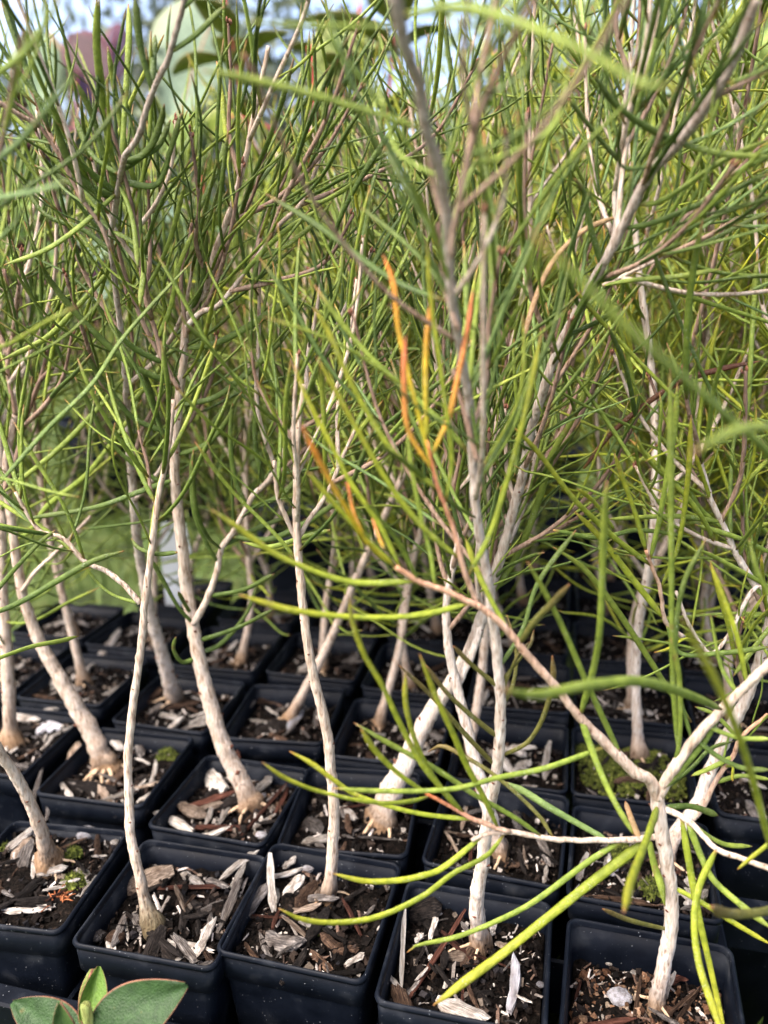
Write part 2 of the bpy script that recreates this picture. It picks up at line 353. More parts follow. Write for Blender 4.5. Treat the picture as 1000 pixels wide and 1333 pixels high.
POT_LABEL = {
 'X3': 'black square pot directly behind the one with curling pale surface roots',
 'F3': 'black square pot next to the moss carpeted one, behind the empty tray frame',
 'E4': 'black square pot directly behind the moss carpeted pot',
 'D4': 'black square pot directly behind the pot with upright pale slivers',
 'C4': 'black square pot directly behind the pot of the strongly leaning stem',
 'B4': 'black square pot behind the brown bark pot, close to the white tag',
 'A': 'black square pot filled almost to the rim, with moss and a rusty fibre tuft',
 'B': 'black square pot with pale bark block behind a stem with mossy brown foot',
 'C': 'black square pot with two pale bark slivers propped up inside its corner',
 'D': 'black square pot with an upright bluish white chip and a long red twig',
 'E': 'black square pot half filled with brown gravelly mix, the largest seedling in it',
 'Z2': 'black square pot with pale blocky chips and tangled surface roots around two stems',
 'A2': 'black square pot with a thick dark log of bark and a flared fibrous stem base',
 'B2': 'black square pot with crossed red twigs, a tiny green sprout and pale bark chunks',
 'C2': 'black square pot with a thick leaning stem and curling pale surface roots',
 'D2': 'black square pot behind the one with the bluish white chip, holding a stout white stem',
 'E2': 'black square pot with moss and a fallen straw, behind the gravelly pot',
 'E3': 'black square pot carpeted with olive green moss',
 'C3': 'black square pot holding a pale stem that leans strongly to one side',
 'A3': 'black square pot with pale chips beside the pot of tangled surface roots',
 'B3': 'black square pot with brown bark behind the crossed red twigs',
 'D3': 'black square pot beside the moss carpeted pot, with a few upright pale slivers',
}
pot_obj = {}; soil_obj = {}; soil_z = {}; pot_pos = {}
rr = random.Random(3)
for i, (nm, (x, y, an, sd_)) in enumerate(POTS.items()):
    loc = np.array([x * U, y * U, RIM]); pot_pos[nm] = loc
    o = empty('nursery_pot', loc); o.rotation_euler = (math.radians(rr.uniform(-1.2, 1.2)), math.radians(rr.uniform(-1.2, 1.2)), math.radians(an + (rr.uniform(-3, 3) if y > 6.9 else 0)))
    if nm in POT_LABEL: tag(o, POT_LABEL[nm], 'pot')
    else: tag(o, 'small black square nursery pot of bark mix in the crowded back rows', 'pot', 'small pots in the back rows')
    put('wall', ME_WALL, o); put('rim', ME_RIM, o)
    so = put('potting_mix', SOILS[i % 4], o, (0, 0, -sd_ * U)); sc_ = 1 - .26 * (sd_ * U) / .1
    so.scale = (sc_, sc_, 1)
    cr = put('mix_crumbs', GRIT if nm == 'E' else CRUMBS[(i * 3 + 1) % 4], so, (0, 0, .0004)); tag(cr, kind='stuff')
    if nm != 'E': cr.rotation_euler[2] = (i % 4) * math.pi / 2
    pot_obj[nm], soil_obj[nm], soil_z[nm] = o, so, RIM - sd_ * U
    k = 26 if nm in FRONT else (18 if y < 8.2 else 9)
    if nm == 'E': k = 4
    for _ in range(k):
        mk = rr.choice('ppgggtbddddr' if nm in FRONT else 'pppggbbddd')
        L_ = (rr.uniform(.004, .016) if nm in FRONT else rr.uniform(.006, .017)) if mk != 'r' else rr.uniform(.012, .024)
        az_ = rr.uniform(0, 6.28); px, py = rr.uniform(-.38, .38) * U, rr.uniform(-.38, .38) * U
        lim = SHW * sc_ - .5 * L_ * .9
        px = max(-lim - .002, min(lim + .002, px)); py = max(-lim - .002, min(lim + .002, py))
        R = basis((math.cos(az_), math.sin(az_), rr.uniform(-.25, .35)), (rr.uniform(-.6, .6), rr.uniform(-.6, .6), 1))
        kk = rr.randrange(16); yw = L_ * rr.uniform(.45, .9) if mk != 'r' else L_ * .25
        o2 = place('bark_chip', chip_data(kk, mk), so, (px / sc_, py / sc_, .0012 + rr.uniform(0, .0022)), R, (L_, yw, yw), np.zeros(3))

def hero_chip(pot, a, b, wpx, mk, raise_b=0.0, k=None, lift=.0016):
    z = soil_z[pot] + lift; p, q = onz(*a, z), onz(*b, z + raise_b)
    d_ = q - p; Ln = np.linalg.norm(d_); w = wpx / FPX * depth((p + q) / 2)
    kk = rr.randrange(16) if k is None else k
    w0 = [.10, .16, .22, .13, .30, .18, .12, .25][kk % 8] * 1.9
    R = basis(d_, (rr.uniform(-.3, .3), -.5, 1)); so = soil_obj[pot]
    c = (p + q) / 2; M = np.eye(4); M[:3, :3] = R * np.array([Ln, w / w0, w / w0]); M[:3, 3] = c
    o = bpy.data.objects.new('bark_chip' if mk != 'r' else 'twig', chip_data(kk, mk)); o.parent = so
    par = Matrix.Translation(Vector(pot_pos[pot])) @ Matrix.Rotation(math.radians(POTS[pot][2]), 4, 'Z') @ so.matrix_basis
    o.matrix_local = par.inverted() @ Matrix(M.tolist()); return link(o)
def hero_stone(pot, a, rpx, mk, name='stone', k=0):
    z = soil_z[pot] + .0012; p = onz(*a, z); r = rpx / FPX * depth(p); so = soil_obj[pot]
    par = Matrix.Translation(Vector(pot_pos[pot])) @ Matrix.Rotation(math.radians(POTS[pot][2]), 4, 'Z') @ so.matrix_basis
    o = bpy.data.objects.new(name, stone_mesh(k, mk)); o.parent = so
    o.matrix_local = par.inverted() @ Matrix.Translation(Vector(p)) @ Matrix.Diagonal((r, r, r, 1)); return link(o)
H = [  # pot, from, to, width, kind, rise of the far end
 ('A', (4, 1187), (69, 1180), 9, 'p', 0), ('A', (10, 1180), (52, 1145), 13, 'd', .001), ('A', (50, 1138), (87, 1129), 11, 'p', .002), ('A', (18, 1118), (42, 1092), 16, 't', .001),
 ('A', (43, 1142), (44, 1114), 6, 'p', .002), ('A', (104, 1168), (124, 1140), 4, 'p', 0), ('A', (0, 1123), (32, 1124), 5, 'b', 0), ('A', (60, 1068), (62, 1050), 5, 'g', .004),
 ('B', (168, 1158), (224, 1132), 28, 't', .001), ('B', (238, 1136), (266, 1153), 10, 'p', 0), ('B', (206, 1157), (300, 1152), 6, 'r', 0), ('B', (190, 1232), (272, 1243), 10, 'p', 0),
 ('B', (214, 1228), (276, 1236), 9, 'p', .001), ('B', (168, 1192), (236, 1246), 9, 'd', .003), ('B', (286, 1210), (316, 1132), 12, 'g', .002), ('B', (288, 1142), (334, 1106), 10, 'p', .009), ('B', (300, 1156), (320, 1122), 8, 'p', .006),
 ('B', (258, 1190), (290, 1172), 9, 'g', 0), ('B', (232, 1170), (262, 1180), 12, 'd', 0),
 ('C', (356, 1184), (351, 1114), 11, 'p', .010), ('C', (315, 1198), (350, 1152), 15, 'g', .004), ('C', (370, 1168), (394, 1142), 14, 'p', .002), ('C', (394, 1132), (442, 1122), 12, 'u', .001), ('C', (346, 1222), (394, 1230), 22, 'g', .001),
 ('C', (338, 1216), (354, 1252), 9, 'g', 0), ('C', (404, 1238), (432, 1264), 10, 'b', 0), ('C', (450, 1256), (474, 1242), 8, 'p', .001), ('C', (412, 1270), (474, 1262), 7, 'd', 0), ('C', (318, 1228), (340, 1254), 6, 'b', .001), ('C', (368, 1132), (385, 1118), 9, 'p', .004),
 ('C', (374, 1256), (392, 1264), 5, 'p', 0), ('C', (436, 1240), (466, 1236), 12, 'b', 0),
 ('D', (665, 1316), (672, 1243), 13, 'u', .004), ('D', (529, 1306), (607, 1182), 7, 'r', .002), ('D', (523, 1286), (527, 1182), 8, 'p', .008), ('D', (572, 1306), (634, 1334), 30, 'p', .001), ('D', (500, 1260), (522, 1288), 6, 'p', .002),
 ('D', (576, 1247), (609, 1243), 14, 't', 0), ('D', (541, 1226), (550, 1214), 8, 'p', .001), ('D', (560, 1222), (569, 1190), 7, 'p', .002), ('D', (535, 1190), (575, 1180), 30, 'd', .003), ('D', (694, 1197), (698, 1174), 6, 'p', .004), ('D', (562, 1275), (572, 1255), 6, 'b', 0), ('D', (640, 1216), (646, 1196), 10, 'p', .002), ('D', (610, 1300), (640, 1290), 9, 'd', 0),
 ('E', (872, 1338), (912, 1286), 5, 'b', .001), ('E', (862, 1328), (906, 1290), 5, 'b', .002), ('E', (822, 1336), (834, 1268), 5, 'b', .002), ('E', (862, 1302), (878, 1266), 7, 'p', .005), ('E', (866, 1278), (914, 1266), 12, 'r', 0), ('E', (870, 1316), (900, 1300), 4, 'b', .001), ('E', (748, 1300), (756, 1274), 4, 'r', 0),
 ('A2', (88, 1004), (102, 968), 15, 't', .002), ('A2', (78, 1018), (152, 1030), 17, 'd', .001), ('A2', (120, 1047), (202, 1018), 7, 'p', .001), ('A2', (74, 1014), (93, 1038), 7, 'p', .002), ('A2', (40, 1056), (54, 1003), 7, 'g', .006), ('A2', (142, 952), (160, 978), 12, 'p', .001), ('A2', (196, 1022), (204, 990), 6, 'p', .004), ('A2', (176, 1048), (204, 1030), 8, 'p', .001), ('A2', (178, 955), (184, 985), 10, 'g', 0),
 ('B2', (268, 998), (292, 1030), 22, 'p', .001), ('B2', (203, 1056), (250, 1082), 13, 'p', .002), ('B2', (310, 1094), (374, 1018), 6, 'r', .003), ('B2', (253, 1077), (322, 1079), 8, 'r', 0), ('B2', (232, 1054), (304, 1030), 9, 'r', .002), ('B2', (268, 1074), (277, 1046), 7, 'p', .001), ('B2', (285, 1074), (304, 1036), 7, 'p', .002), ('B2', (314, 996), (308, 975), 7, 'r', .003), ('B2', (330, 1078), (358, 1060), 5, 'p', .001),
 ('C2', (396, 1070), (420, 1080), 20, 'g', 0), ('C2', (446, 1050), (462, 1068), 12, 'p', 0), ('C2', (404, 1018), (410, 1004), 8, 'p', .002),
 ('D2', (560, 1098), (590, 1020), 7, 'b', .003), ('D2', (648, 1125), (680, 1126), 8, 'b', 0), ('D2', (708, 1150), (712, 1128), 6, 'p', .002), ('D2', (690, 1100), (728, 1126), 5, 'd', .001),
 ('E2', (764, 1166), (852, 1178), 7, 'b', .001), ('E2', (752, 1145), (764, 1110), 9, 'p', .003), ('E2', (796, 1140), (800, 1125), 11, 'u', 0), ('E2', (780, 1150), (795, 1112), 7, 'p', .002), ('E2', (900, 1180), (920, 1160), 10, 'p', .001),
 ('D3', (608, 960), (625, 985), 12, 'p', .004), ('D3', (708, 1015), (716, 966), 10, 'p', .006), ('D3', (670, 1010), (690, 990), 14, 'p', 0),
 ('A3', (95, 900), (62, 882), 14, 'p', 0), ('A3', (118, 870), (158, 820), 11, 'p', .006), ('Z2', (20, 936), (72, 928), 18, 'p', .001), ('Z2', (48, 952), (78, 946), 18, 'u', 0), ('Z2', (48, 968), (96, 946), 7, 'p', .001),
 ('B3', (182, 918), (212, 896), 16, 'b', .001), ('B3', (210, 925), (262, 912), 9, 'b', .001), ('B3', (206, 930), (236, 936), 8, 'p', .001), ('B3', (246, 950), (272, 930), 12, 'p', .003),
 ('C3', (310, 938), (330, 912), 7, 'g', .003), ('C3', (375, 950), (392, 925), 12, 'u', .002), ('C3', (350, 955), (372, 965), 9, 'b', 0), ('C3', (330, 912), (372, 908), 16, 'b', 0),
]
for h in H: hero_chip(*h)
hero_stone('A', (112, 1084), 14, 'u', k=1); hero_stone('A', (149, 1096), 6, 'p', k=2); hero_stone('B', (128, 1220), 11, 'g', k=3); hero_stone('B', (152, 1222), 14, 'b', k=4)
hero_stone('E', (805, 1297), 17, 'u', k=5); hero_stone('B2', (340, 1088), 8, 'u', k=6); hero_stone('D', (704, 1281), 6, 'u', k=7); hero_stone('B2', (343, 1034), 4, 'u', k=8)
hero_stone('E', (782, 1238), 5, 'p', k=8); hero_stone('E', (793, 1252), 6, 'p', k=9); hero_stone('E', (824, 1266), 5, 'p', k=2)
# rusty fibre tuft in the mossy pot
acc = Acc(); rng = np.random.default_rng(8); c0 = onz(80, 1172, soil_z['A'] + .001)
for _ in range(16):
    a_ = rng.uniform(0, 6.28); l_ = rng.uniform(.003, .007)
    p0 = c0 + rng.normal(0, .0012, 3) * [1, 1, .2]; p2 = p0 + [math.cos(a_) * l_, math.sin(a_) * l_, rng.uniform(-.0005, .003)]
    v, f = tube(spline([p0, (p0 + p2) / 2 + [0, 0, .0012], p2], 7), .00024, 5); acc.add(v - pot_pos['A'], f, np.array([.24, .085, .035]) * rng.uniform(.6, 1.3))
o = put('fibre_tuft', acc.mesh('fibre_tuft', M_BARK), pot_obj['A']); o.rotation_euler[2] = -pot_obj['A'].rotation_euler[2]
# moss cushions
def moss(pot, spots):
    rng = np.random.default_rng(len(spots) + int(spots[0][0])); acc = Acc()
    for (px, py, r) in spots:
        c = onz(px, py, soil_z[pot] + .0006); R_ = r / FPX * depth(c)
        for _ in range(int(60 + 260 * (r / 40) ** 2)):
            a_, q = rng.uniform(0, 6.28), math.sqrt(rng.random()); bx, by = math.cos(a_) * q * R_, math.sin(a_) * q * R_
            loc = np.array([px_ for px_ in pot_pos[pot]]); w = c + [bx, by, 0]
            an = math.radians(-POTS[pot][2]); dl = w - loc
            lx, ly = dl[0] * math.cos(an) - dl[1] * math.sin(an), dl[0] * math.sin(an) + dl[1] * math.cos(an)
            if max(abs(lx), abs(ly)) > SHW * .96: continue
            z = -POTS[pot][3] * U + .0005 + .0022 * (1 - q * q)
            v = (lump(rng) * rng.uniform(.0005, .0011) * [1, 1, 1.3]) @ rotm(rng).T + [lx, ly, z]; acc.add(v, LF)
            for _ in range(2):
                t_ = rng.normal(0, .0006, 3); t_[2] = abs(t_[2]) + .0007; b_ = np.array([lx, ly, z])
                acc.add([b_ + [.0003, 0, 0], b_ + [-.0002, .0003, 0], b_ + [-.0002, -.0003, 0], b_ + t_ * 1.4], [[0, 1, 3], [1, 2, 3], [2, 0, 3]])
    if acc.V: tag(put('moss', acc.mesh('moss', M_MOSS, False), pot_obj[pot]), kind='stuff')
    else: print('no moss', pot)
moss('A', [(98, 1150, 16), (95, 1115, 12), (0, 1105, 10)]); moss('E2', [(850, 1160, 18), (900, 1170, 14), (810, 1110, 20)])
moss('E3', [(800, 1010, 45), (780, 985, 36), (860, 1020, 36), (840, 980, 30)]); moss('E4', [(790, 840, 22), (770, 850, 14)]); moss('C', [(415, 1210, 10)]); moss('A2', [(218, 985, 14)])

# ------------------------------------------------------------------ the tray the front pots stand in
A0 = math.radians(-14.5); TX, TY = np.array([math.cos(A0), math.sin(A0)]), np.array([-math.sin(A0), math.cos(A0)])
def box(acc, c, ax, lx, ly, z0, z1, bev=.0008):
    ay = np.array([-ax[1], ax[0]]); V = []
    for z, k in ((z0, 0), (z1 - bev, 0), (z1, bev)):
        for sx, sy in ((-1, -1), (1, -1), (1, 1), (-1, 1)):
            p = c + ax * sx * (lx / 2 - k) + ay * sy * (ly / 2 - k); V.append((p[0], p[1], z))
    F = [[3, 2, 1, 0], [8, 9, 10, 11]] + [[i*4+j, i*4+(j+1) % 4, i*4+4+(j+1) % 4, i*4+4+j] for i in range(2) for j in range(4)]
    acc.add(V, F)
def tray(name, label, corner, nx, ny, px, py, top, dep, ext=0, group=None):
    root = empty(name, (corner[0], corner[1], 0)); tag(root, label, 'tray', group)
    z = np.array([corner[0], corner[1], 0])
    def part(nm, c, ax, lx, ly, z0, z1):
        a = Acc(); box(a, np.asarray(c), ax, lx, ly, z0, z1); me = a.mesh(nm, M_TRAY, False); me.transform(Matrix.Translation(Vector(-z)))
        put(nm, me, root)
    W_, D_ = nx * px, ny * py
    f = corner + TX * W_ / 2
    part('front_wall', f, TX, W_, .003, 0.004, top); part('front_lip', f - TY * .003, TX, W_ + .01, .0075, top + .0003, top + .0022)
    part('back_wall', f + TY * D_, TX, W_, .003, .004, top)
    m = corner + TY * D_ / 2
    part('side_wall', m - TX * .0018, TY, D_ - .004, .003, .004, top - .0008); part('side_wall', m + TX * (W_ + .0018), TY, D_ - .004, .003, .004, top - .0008)
    part('side_lip', m + TX * (W_ + .004), TY, D_ - .004, .0075, top - .0003, top + .0014)
    for i in range(1, ny): part('divider', corner + TX * W_ / 2 + TY * i * py, TX, W_ - .003, .0016, top - dep, top - .004)
    for i in range(1, nx): part('divider', corner + TX * i * px + TY * D_ / 2, TY, D_ - .003, .0016, top - dep + .0006, top - .0046)
    return root
TOP = RIM - .47 * U
c_front = (np.array([-2.63, 4.611]) - TX * 1.6 - TY * .555) * U
c_front = np.array([c_front[0], c_front[1]])
tray('pot_tray', 'black plastic lattice tray holding the front rows of small pots', c_front, 6, 2, 1.055 * U, 1.13 * U, TOP, .028)
# the empty cell beside the front tray
acc = Acc(); cb = np.array([3.35, 4.40]) * U
root = empty('tray_rail', (cb[0], cb[1], 0)); tag(root, 'black empty tray frame beside the gravelly pot, grass showing below', 'tray')
for nm, c, lx, ly, z0, z1 in (('rail', cb, 2.0 * U, .004, TOP - .019, TOP), ('lip', cb - TY * .003, 2.0 * U, .009, TOP + .0004, TOP + .0022), ('rail', cb - TY * 1.35 * U, 2.2 * U, .004, TOP - .02, TOP - .001), ('lip', cb - TY * 1.37 * U, 2.2 * U, .010, TOP - .0006, TOP + .0012)):
    a = Acc(); box(a, np.asarray(c), TX, lx, ly, z0, z1); me = a.mesh(nm, M_TRAY, False); me.transform(Matrix.Translation(Vector((-cb[0], -cb[1], 0)))); put(nm, me, root)
for s_ in (-.7, .75):
    for k_ in (0, 1.35):
        a = Acc(); box(a, cb + TX * s_ * U * 1.25 - TY * k_ * U, TX, .005, .003, .0, TOP - .018); me = a.mesh('leg', M_TRAY, False); me.transform(Matrix.Translation(Vector((-cb[0], -cb[1], 0)))); put('leg', me, root)

# ------------------------------------------------------------------ needle leaves
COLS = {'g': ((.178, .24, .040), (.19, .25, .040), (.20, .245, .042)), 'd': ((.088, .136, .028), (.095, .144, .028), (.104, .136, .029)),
        'y': ((.22, .27, .030), (.27, .31, .028), (.31, .30, .028)), 'o': ((.30, .31, .022), (.52, .35, .020), (.64, .19, .05)),
        's': ((.46, .32, .025), (.62, .25, .06), (.66, .18, .10)), 'b': ((.14, .13, .035), (.13, .125, .03), (.15, .10, .04)),
        'u': ((.15, .22, .075), (.16, .24, .08), (.16, .22, .07)), 'n': ((.34, .22, .12), (.38, .24, .13), (.35, .20, .11)), 'k': ((.11, .05, .025), (.12, .045, .02), (.10, .03, .015))}
def leaf_cols(t, kind, tip=(.22, .085, .035)):
    c = np.array(COLS[kind]); t = np.asarray(t)[:, None]
    o = np.where(t < .5, c[0] + (c[1] - c[0]) * t * 2, c[1] + (c[2] - c[1]) * (t - .5) * 2)
    k = np.clip((t - .955) / .04, 0, 1); o = o * (1 - k) + np.array(tip) * k
    k = np.clip((.035 - t) / .03, 0, 1); return o * (1 - k) + np.array((.30, .17, .06)) * k
def leaf_geo(path, w, kind, sides=7, flat=.62, ref=None, seed=0, wide=0):
    n = len(path); t = np.linspace(0, 1, n)
    prof = np.clip(.45 + t * 6, 0, 1) * np.clip((1.012 - t) * (7 if not wide else 3.2), .06, 1) ** .75 * (1 + .10 * np.sin(t * 5 + seed))
    jt = np.ones((n, sides)); jt[:, round(sides / 4)] = .60; jt *= 1 + .03 * np.sin(np.arange(n) * 2.3 + seed)[:, None]
    v, f = tube(path, w * .5 * prof, sides, flat, ref, jt)
    return v, f, np.repeat(leaf_cols(t, kind), sides, 0)
POOL = []
for k in range(30):
    rng = np.random.default_rng(700 + k); n = 11; t = np.linspace(0, 1, n)
    bend = rng.uniform(.05, .75) if k % 5 else rng.uniform(-.35, .15); hook = rng.uniform(.5, 1.5) if k % 6 == 0 else rng.uniform(0, .25); sw = rng.uniform(-.35, .35)
    an = bend * t + hook * np.clip((t - .85) / .15, 0, 1) ** 1.5 + .12 * np.sin(t * 7 + k); az = sw * t
    d = np.stack([np.cos(an) * np.cos(az), np.cos(an) * np.sin(az), np.sin(an)], 1); p = np.concatenate([[[0, 0, 0]], np.cumsum(d[:-1], 0) / (n - 1)])
    w = rng.uniform(.023, .033); POOL.append((p, w, k))
_lp = {}
def pool_leaf(k, kind):
    if (k, kind) not in _lp:
        p, w, s = POOL[k]; v, f, c = leaf_geo(p, w, kind, 6, .68, (0, .1, 1), s); _lp[(k, kind)] = (v, f, c, mesh_data('needle_leaf', v, f, M_LEAF, c))
    return _lp[(k, kind)]

BARKC = {'pale': ((.50, .43, .365), (.43, .35, .285)), 'white': ((.55, .505, .46), (.49, .435, .385)), 'grey': ((.54, .49, .44), (.26, .225, .195)), 'brown': ((.29, .21, .16), (.15, .098, .076)),
         'pink': ((.50, .42, .355), (.46, .26, .16)), 'new': ((.48, .35, .265), (.54, .17, .065))}
def stem_geo(path, rad, ckind, flare=False, fl=.6, bulb=0.0, sides=9, seed=0, scars=True, moss_foot=False):
    rng = np.random.default_rng(seed); n = len(path); t = np.linspace(0, 1, n)
    s = np.concatenate([[0], np.cumsum(np.linalg.norm(np.diff(path, axis=0), axis=1))])
    rad = np.asarray(rad, float).copy(); c0, c1 = (np.array(q) for q in BARKC[ckind])
    C = c0 + (c1 - c0) * (t ** 1.3)[:, None]
    nodes = np.arange(rng.uniform(.004, .012), s[-1], rng.uniform(.009, .013))
    for q in nodes: rad *= 1 + .10 * np.exp(-((s - q) / .0013) ** 2)
    jit = 1 + rng.normal(0, .035, (n, sides))
    if flare:
        rad *= 1 + fl * np.exp(-(s / .0075) ** 1.6); rad *= 1 + bulb * np.exp(-((s - .0065) / .0055) ** 2); k = np.clip(1.25 * np.exp(-(s / (.014 + .008 * bulb)) ** 2), 0, 1)[:, None]
        foot = np.array((.060, .046, .014) if moss_foot else (.115, .066, .028)); C = C * (1 - k * .9) + foot * rng.uniform(.6, 1.5, (n, 1)) * k * .9
        jit += rng.normal(0, .20, (1, sides)) * k + rng.normal(0, .09, (n, sides)) * k
    v, f = tube(path, rad, sides, 1, None, jit); acc = Acc()
    acc.add(v, f, np.repeat(C, sides, 0) * np.clip(1 + rng.normal(0, .05, (n * sides, 1)), .8, 1.2))
    if scars:
        for q in nodes[1:]:
            i = min(n - 2, int(np.searchsorted(s, q))); T = nrm(path[i + 1] - path[i]); a_ = rng.uniform(0, 6.28)
            sd = nrm(np.cross(T, (.3, .9, .2))); d = sd * math.cos(a_) + np.cross(T, sd) * math.sin(a_); r = rad[i]
            o = path[i] + d * r * .9; w = np.cross(T, d)
            acc.add([o + w * r * .35, o - w * r * .35, o + T * r * .35 + d * r * .1, o - T * r * .3, o + d * r * .38 + T * r * .28],
                    [[0, 2, 4], [2, 1, 4], [1, 3, 4], [3, 0, 4]], (.13, .055, .035))
    return acc
def add_stem(root, base, path, rad, ckind, name='stem', **kw):
    a = stem_geo(path, rad, ckind, **kw); me = a.mesh(name, M_BARK); me.transform(Matrix.Translation(Vector(-base))); return put(name, me, root)
def add_roots(root, base, p, r, n, rng):
    for _ in range(n):
        a_ = rng.uniform(0, 6.28); l_ = rng.uniform(.005, .010); d = np.array([math.cos(a_), math.sin(a_), 0])
        q = [p + d * r * .7 + [0, 0, .0025], p + d * (r + l_ * .35) + [0, 0, .0016], p + d * (r + l_ * .7) + rng.normal(0, .0012, 3) * [1, 1, .3], p + d * (r + l_) + [0, 0, -.0025]]
        path = spline(q, 9); v, f = tube(path, np.linspace(r * .17, r * .05, 9), 6); a = Acc(); a.add(v - base, f, np.array([.42, .32, .22]) * rng.uniform(.8, 1.2)); put('root', a.mesh('root', M_BARK), root)

def scatter(path, rng, n, t0, t1, lmin, lmax, amin=.5, amax=1.05, az0=None):
    """leaf placements along a stem: list of (point, 3x3 axes, length, pool index)"""
    out = []; m = len(path); az = rng.uniform(0, 6.28) if az0 is None else az0
    for i in range(n):
        t = t0 + (t1 - t0) * (i + rng.uniform(0, .8)) / n; q = min(m - 2, int(t * (m - 1)))
        p = path[q] + (path[q + 1] - path[q]) * (t * (m - 1) - q); T = nrm(path[q + 1] - path[q])
        az += 2.4 + rng.uniform(-.35, .35); sd = nrm(np.cross(T, (.21, .93, .31))); d = sd * math.cos(az) + np.cross(T, sd) * math.sin(az)
        a = rng.uniform(amin, amax) * (1 - .45 * max(0, t - .6)); X = T * math.cos(a) + d * math.sin(a)
        out.append((p, basis(X, T * .7 + np.array([0, 0, .5]) + rng.normal(0, .25, 3)), rng.uniform(lmin, lmax) * (1 - .25 * max(0, t - .75)), int(rng.integers(len(POOL)))))
    return out
def near_camera(p, R, l):                  # keep the view clear right in front of the lens
    for q in (p, p + R[:, 0] * l * .5, p + R[:, 0] * l * .8 + R[:, 2] * l * .4):
        v = q - CAM
        if np.linalg.norm(v) < .105 or (v[1] < .155 and abs(v[0]) < .06 and abs(v[2]) < .09): return True
    return False
LEAF_COUNT = 0
def leaves_as_objects(root, base, items, rng, kinds):
    global LEAF_COUNT
    for p, R, l, k in items:
        if near_camera(p, R, l): continue
        place('leaf', pool_leaf(k, kinds[int(rng.integers(len(kinds)))])[3], root, p, R, (l, l, l), base); LEAF_COUNT += 1
def leaves_joined(root, base, items, rng, kinds):
    acc = Acc()
    for p, R, l, k in items:
        v, f, c, _ = pool_leaf(k, kinds[int(rng.integers(len(kinds)))]); acc.add(p - base + (v * l) @ R.T, f, c * rng.uniform(.65, 1.4))
    tag(put('foliage', acc.mesh('foliage', M_LEAF), root), kind='stuff')

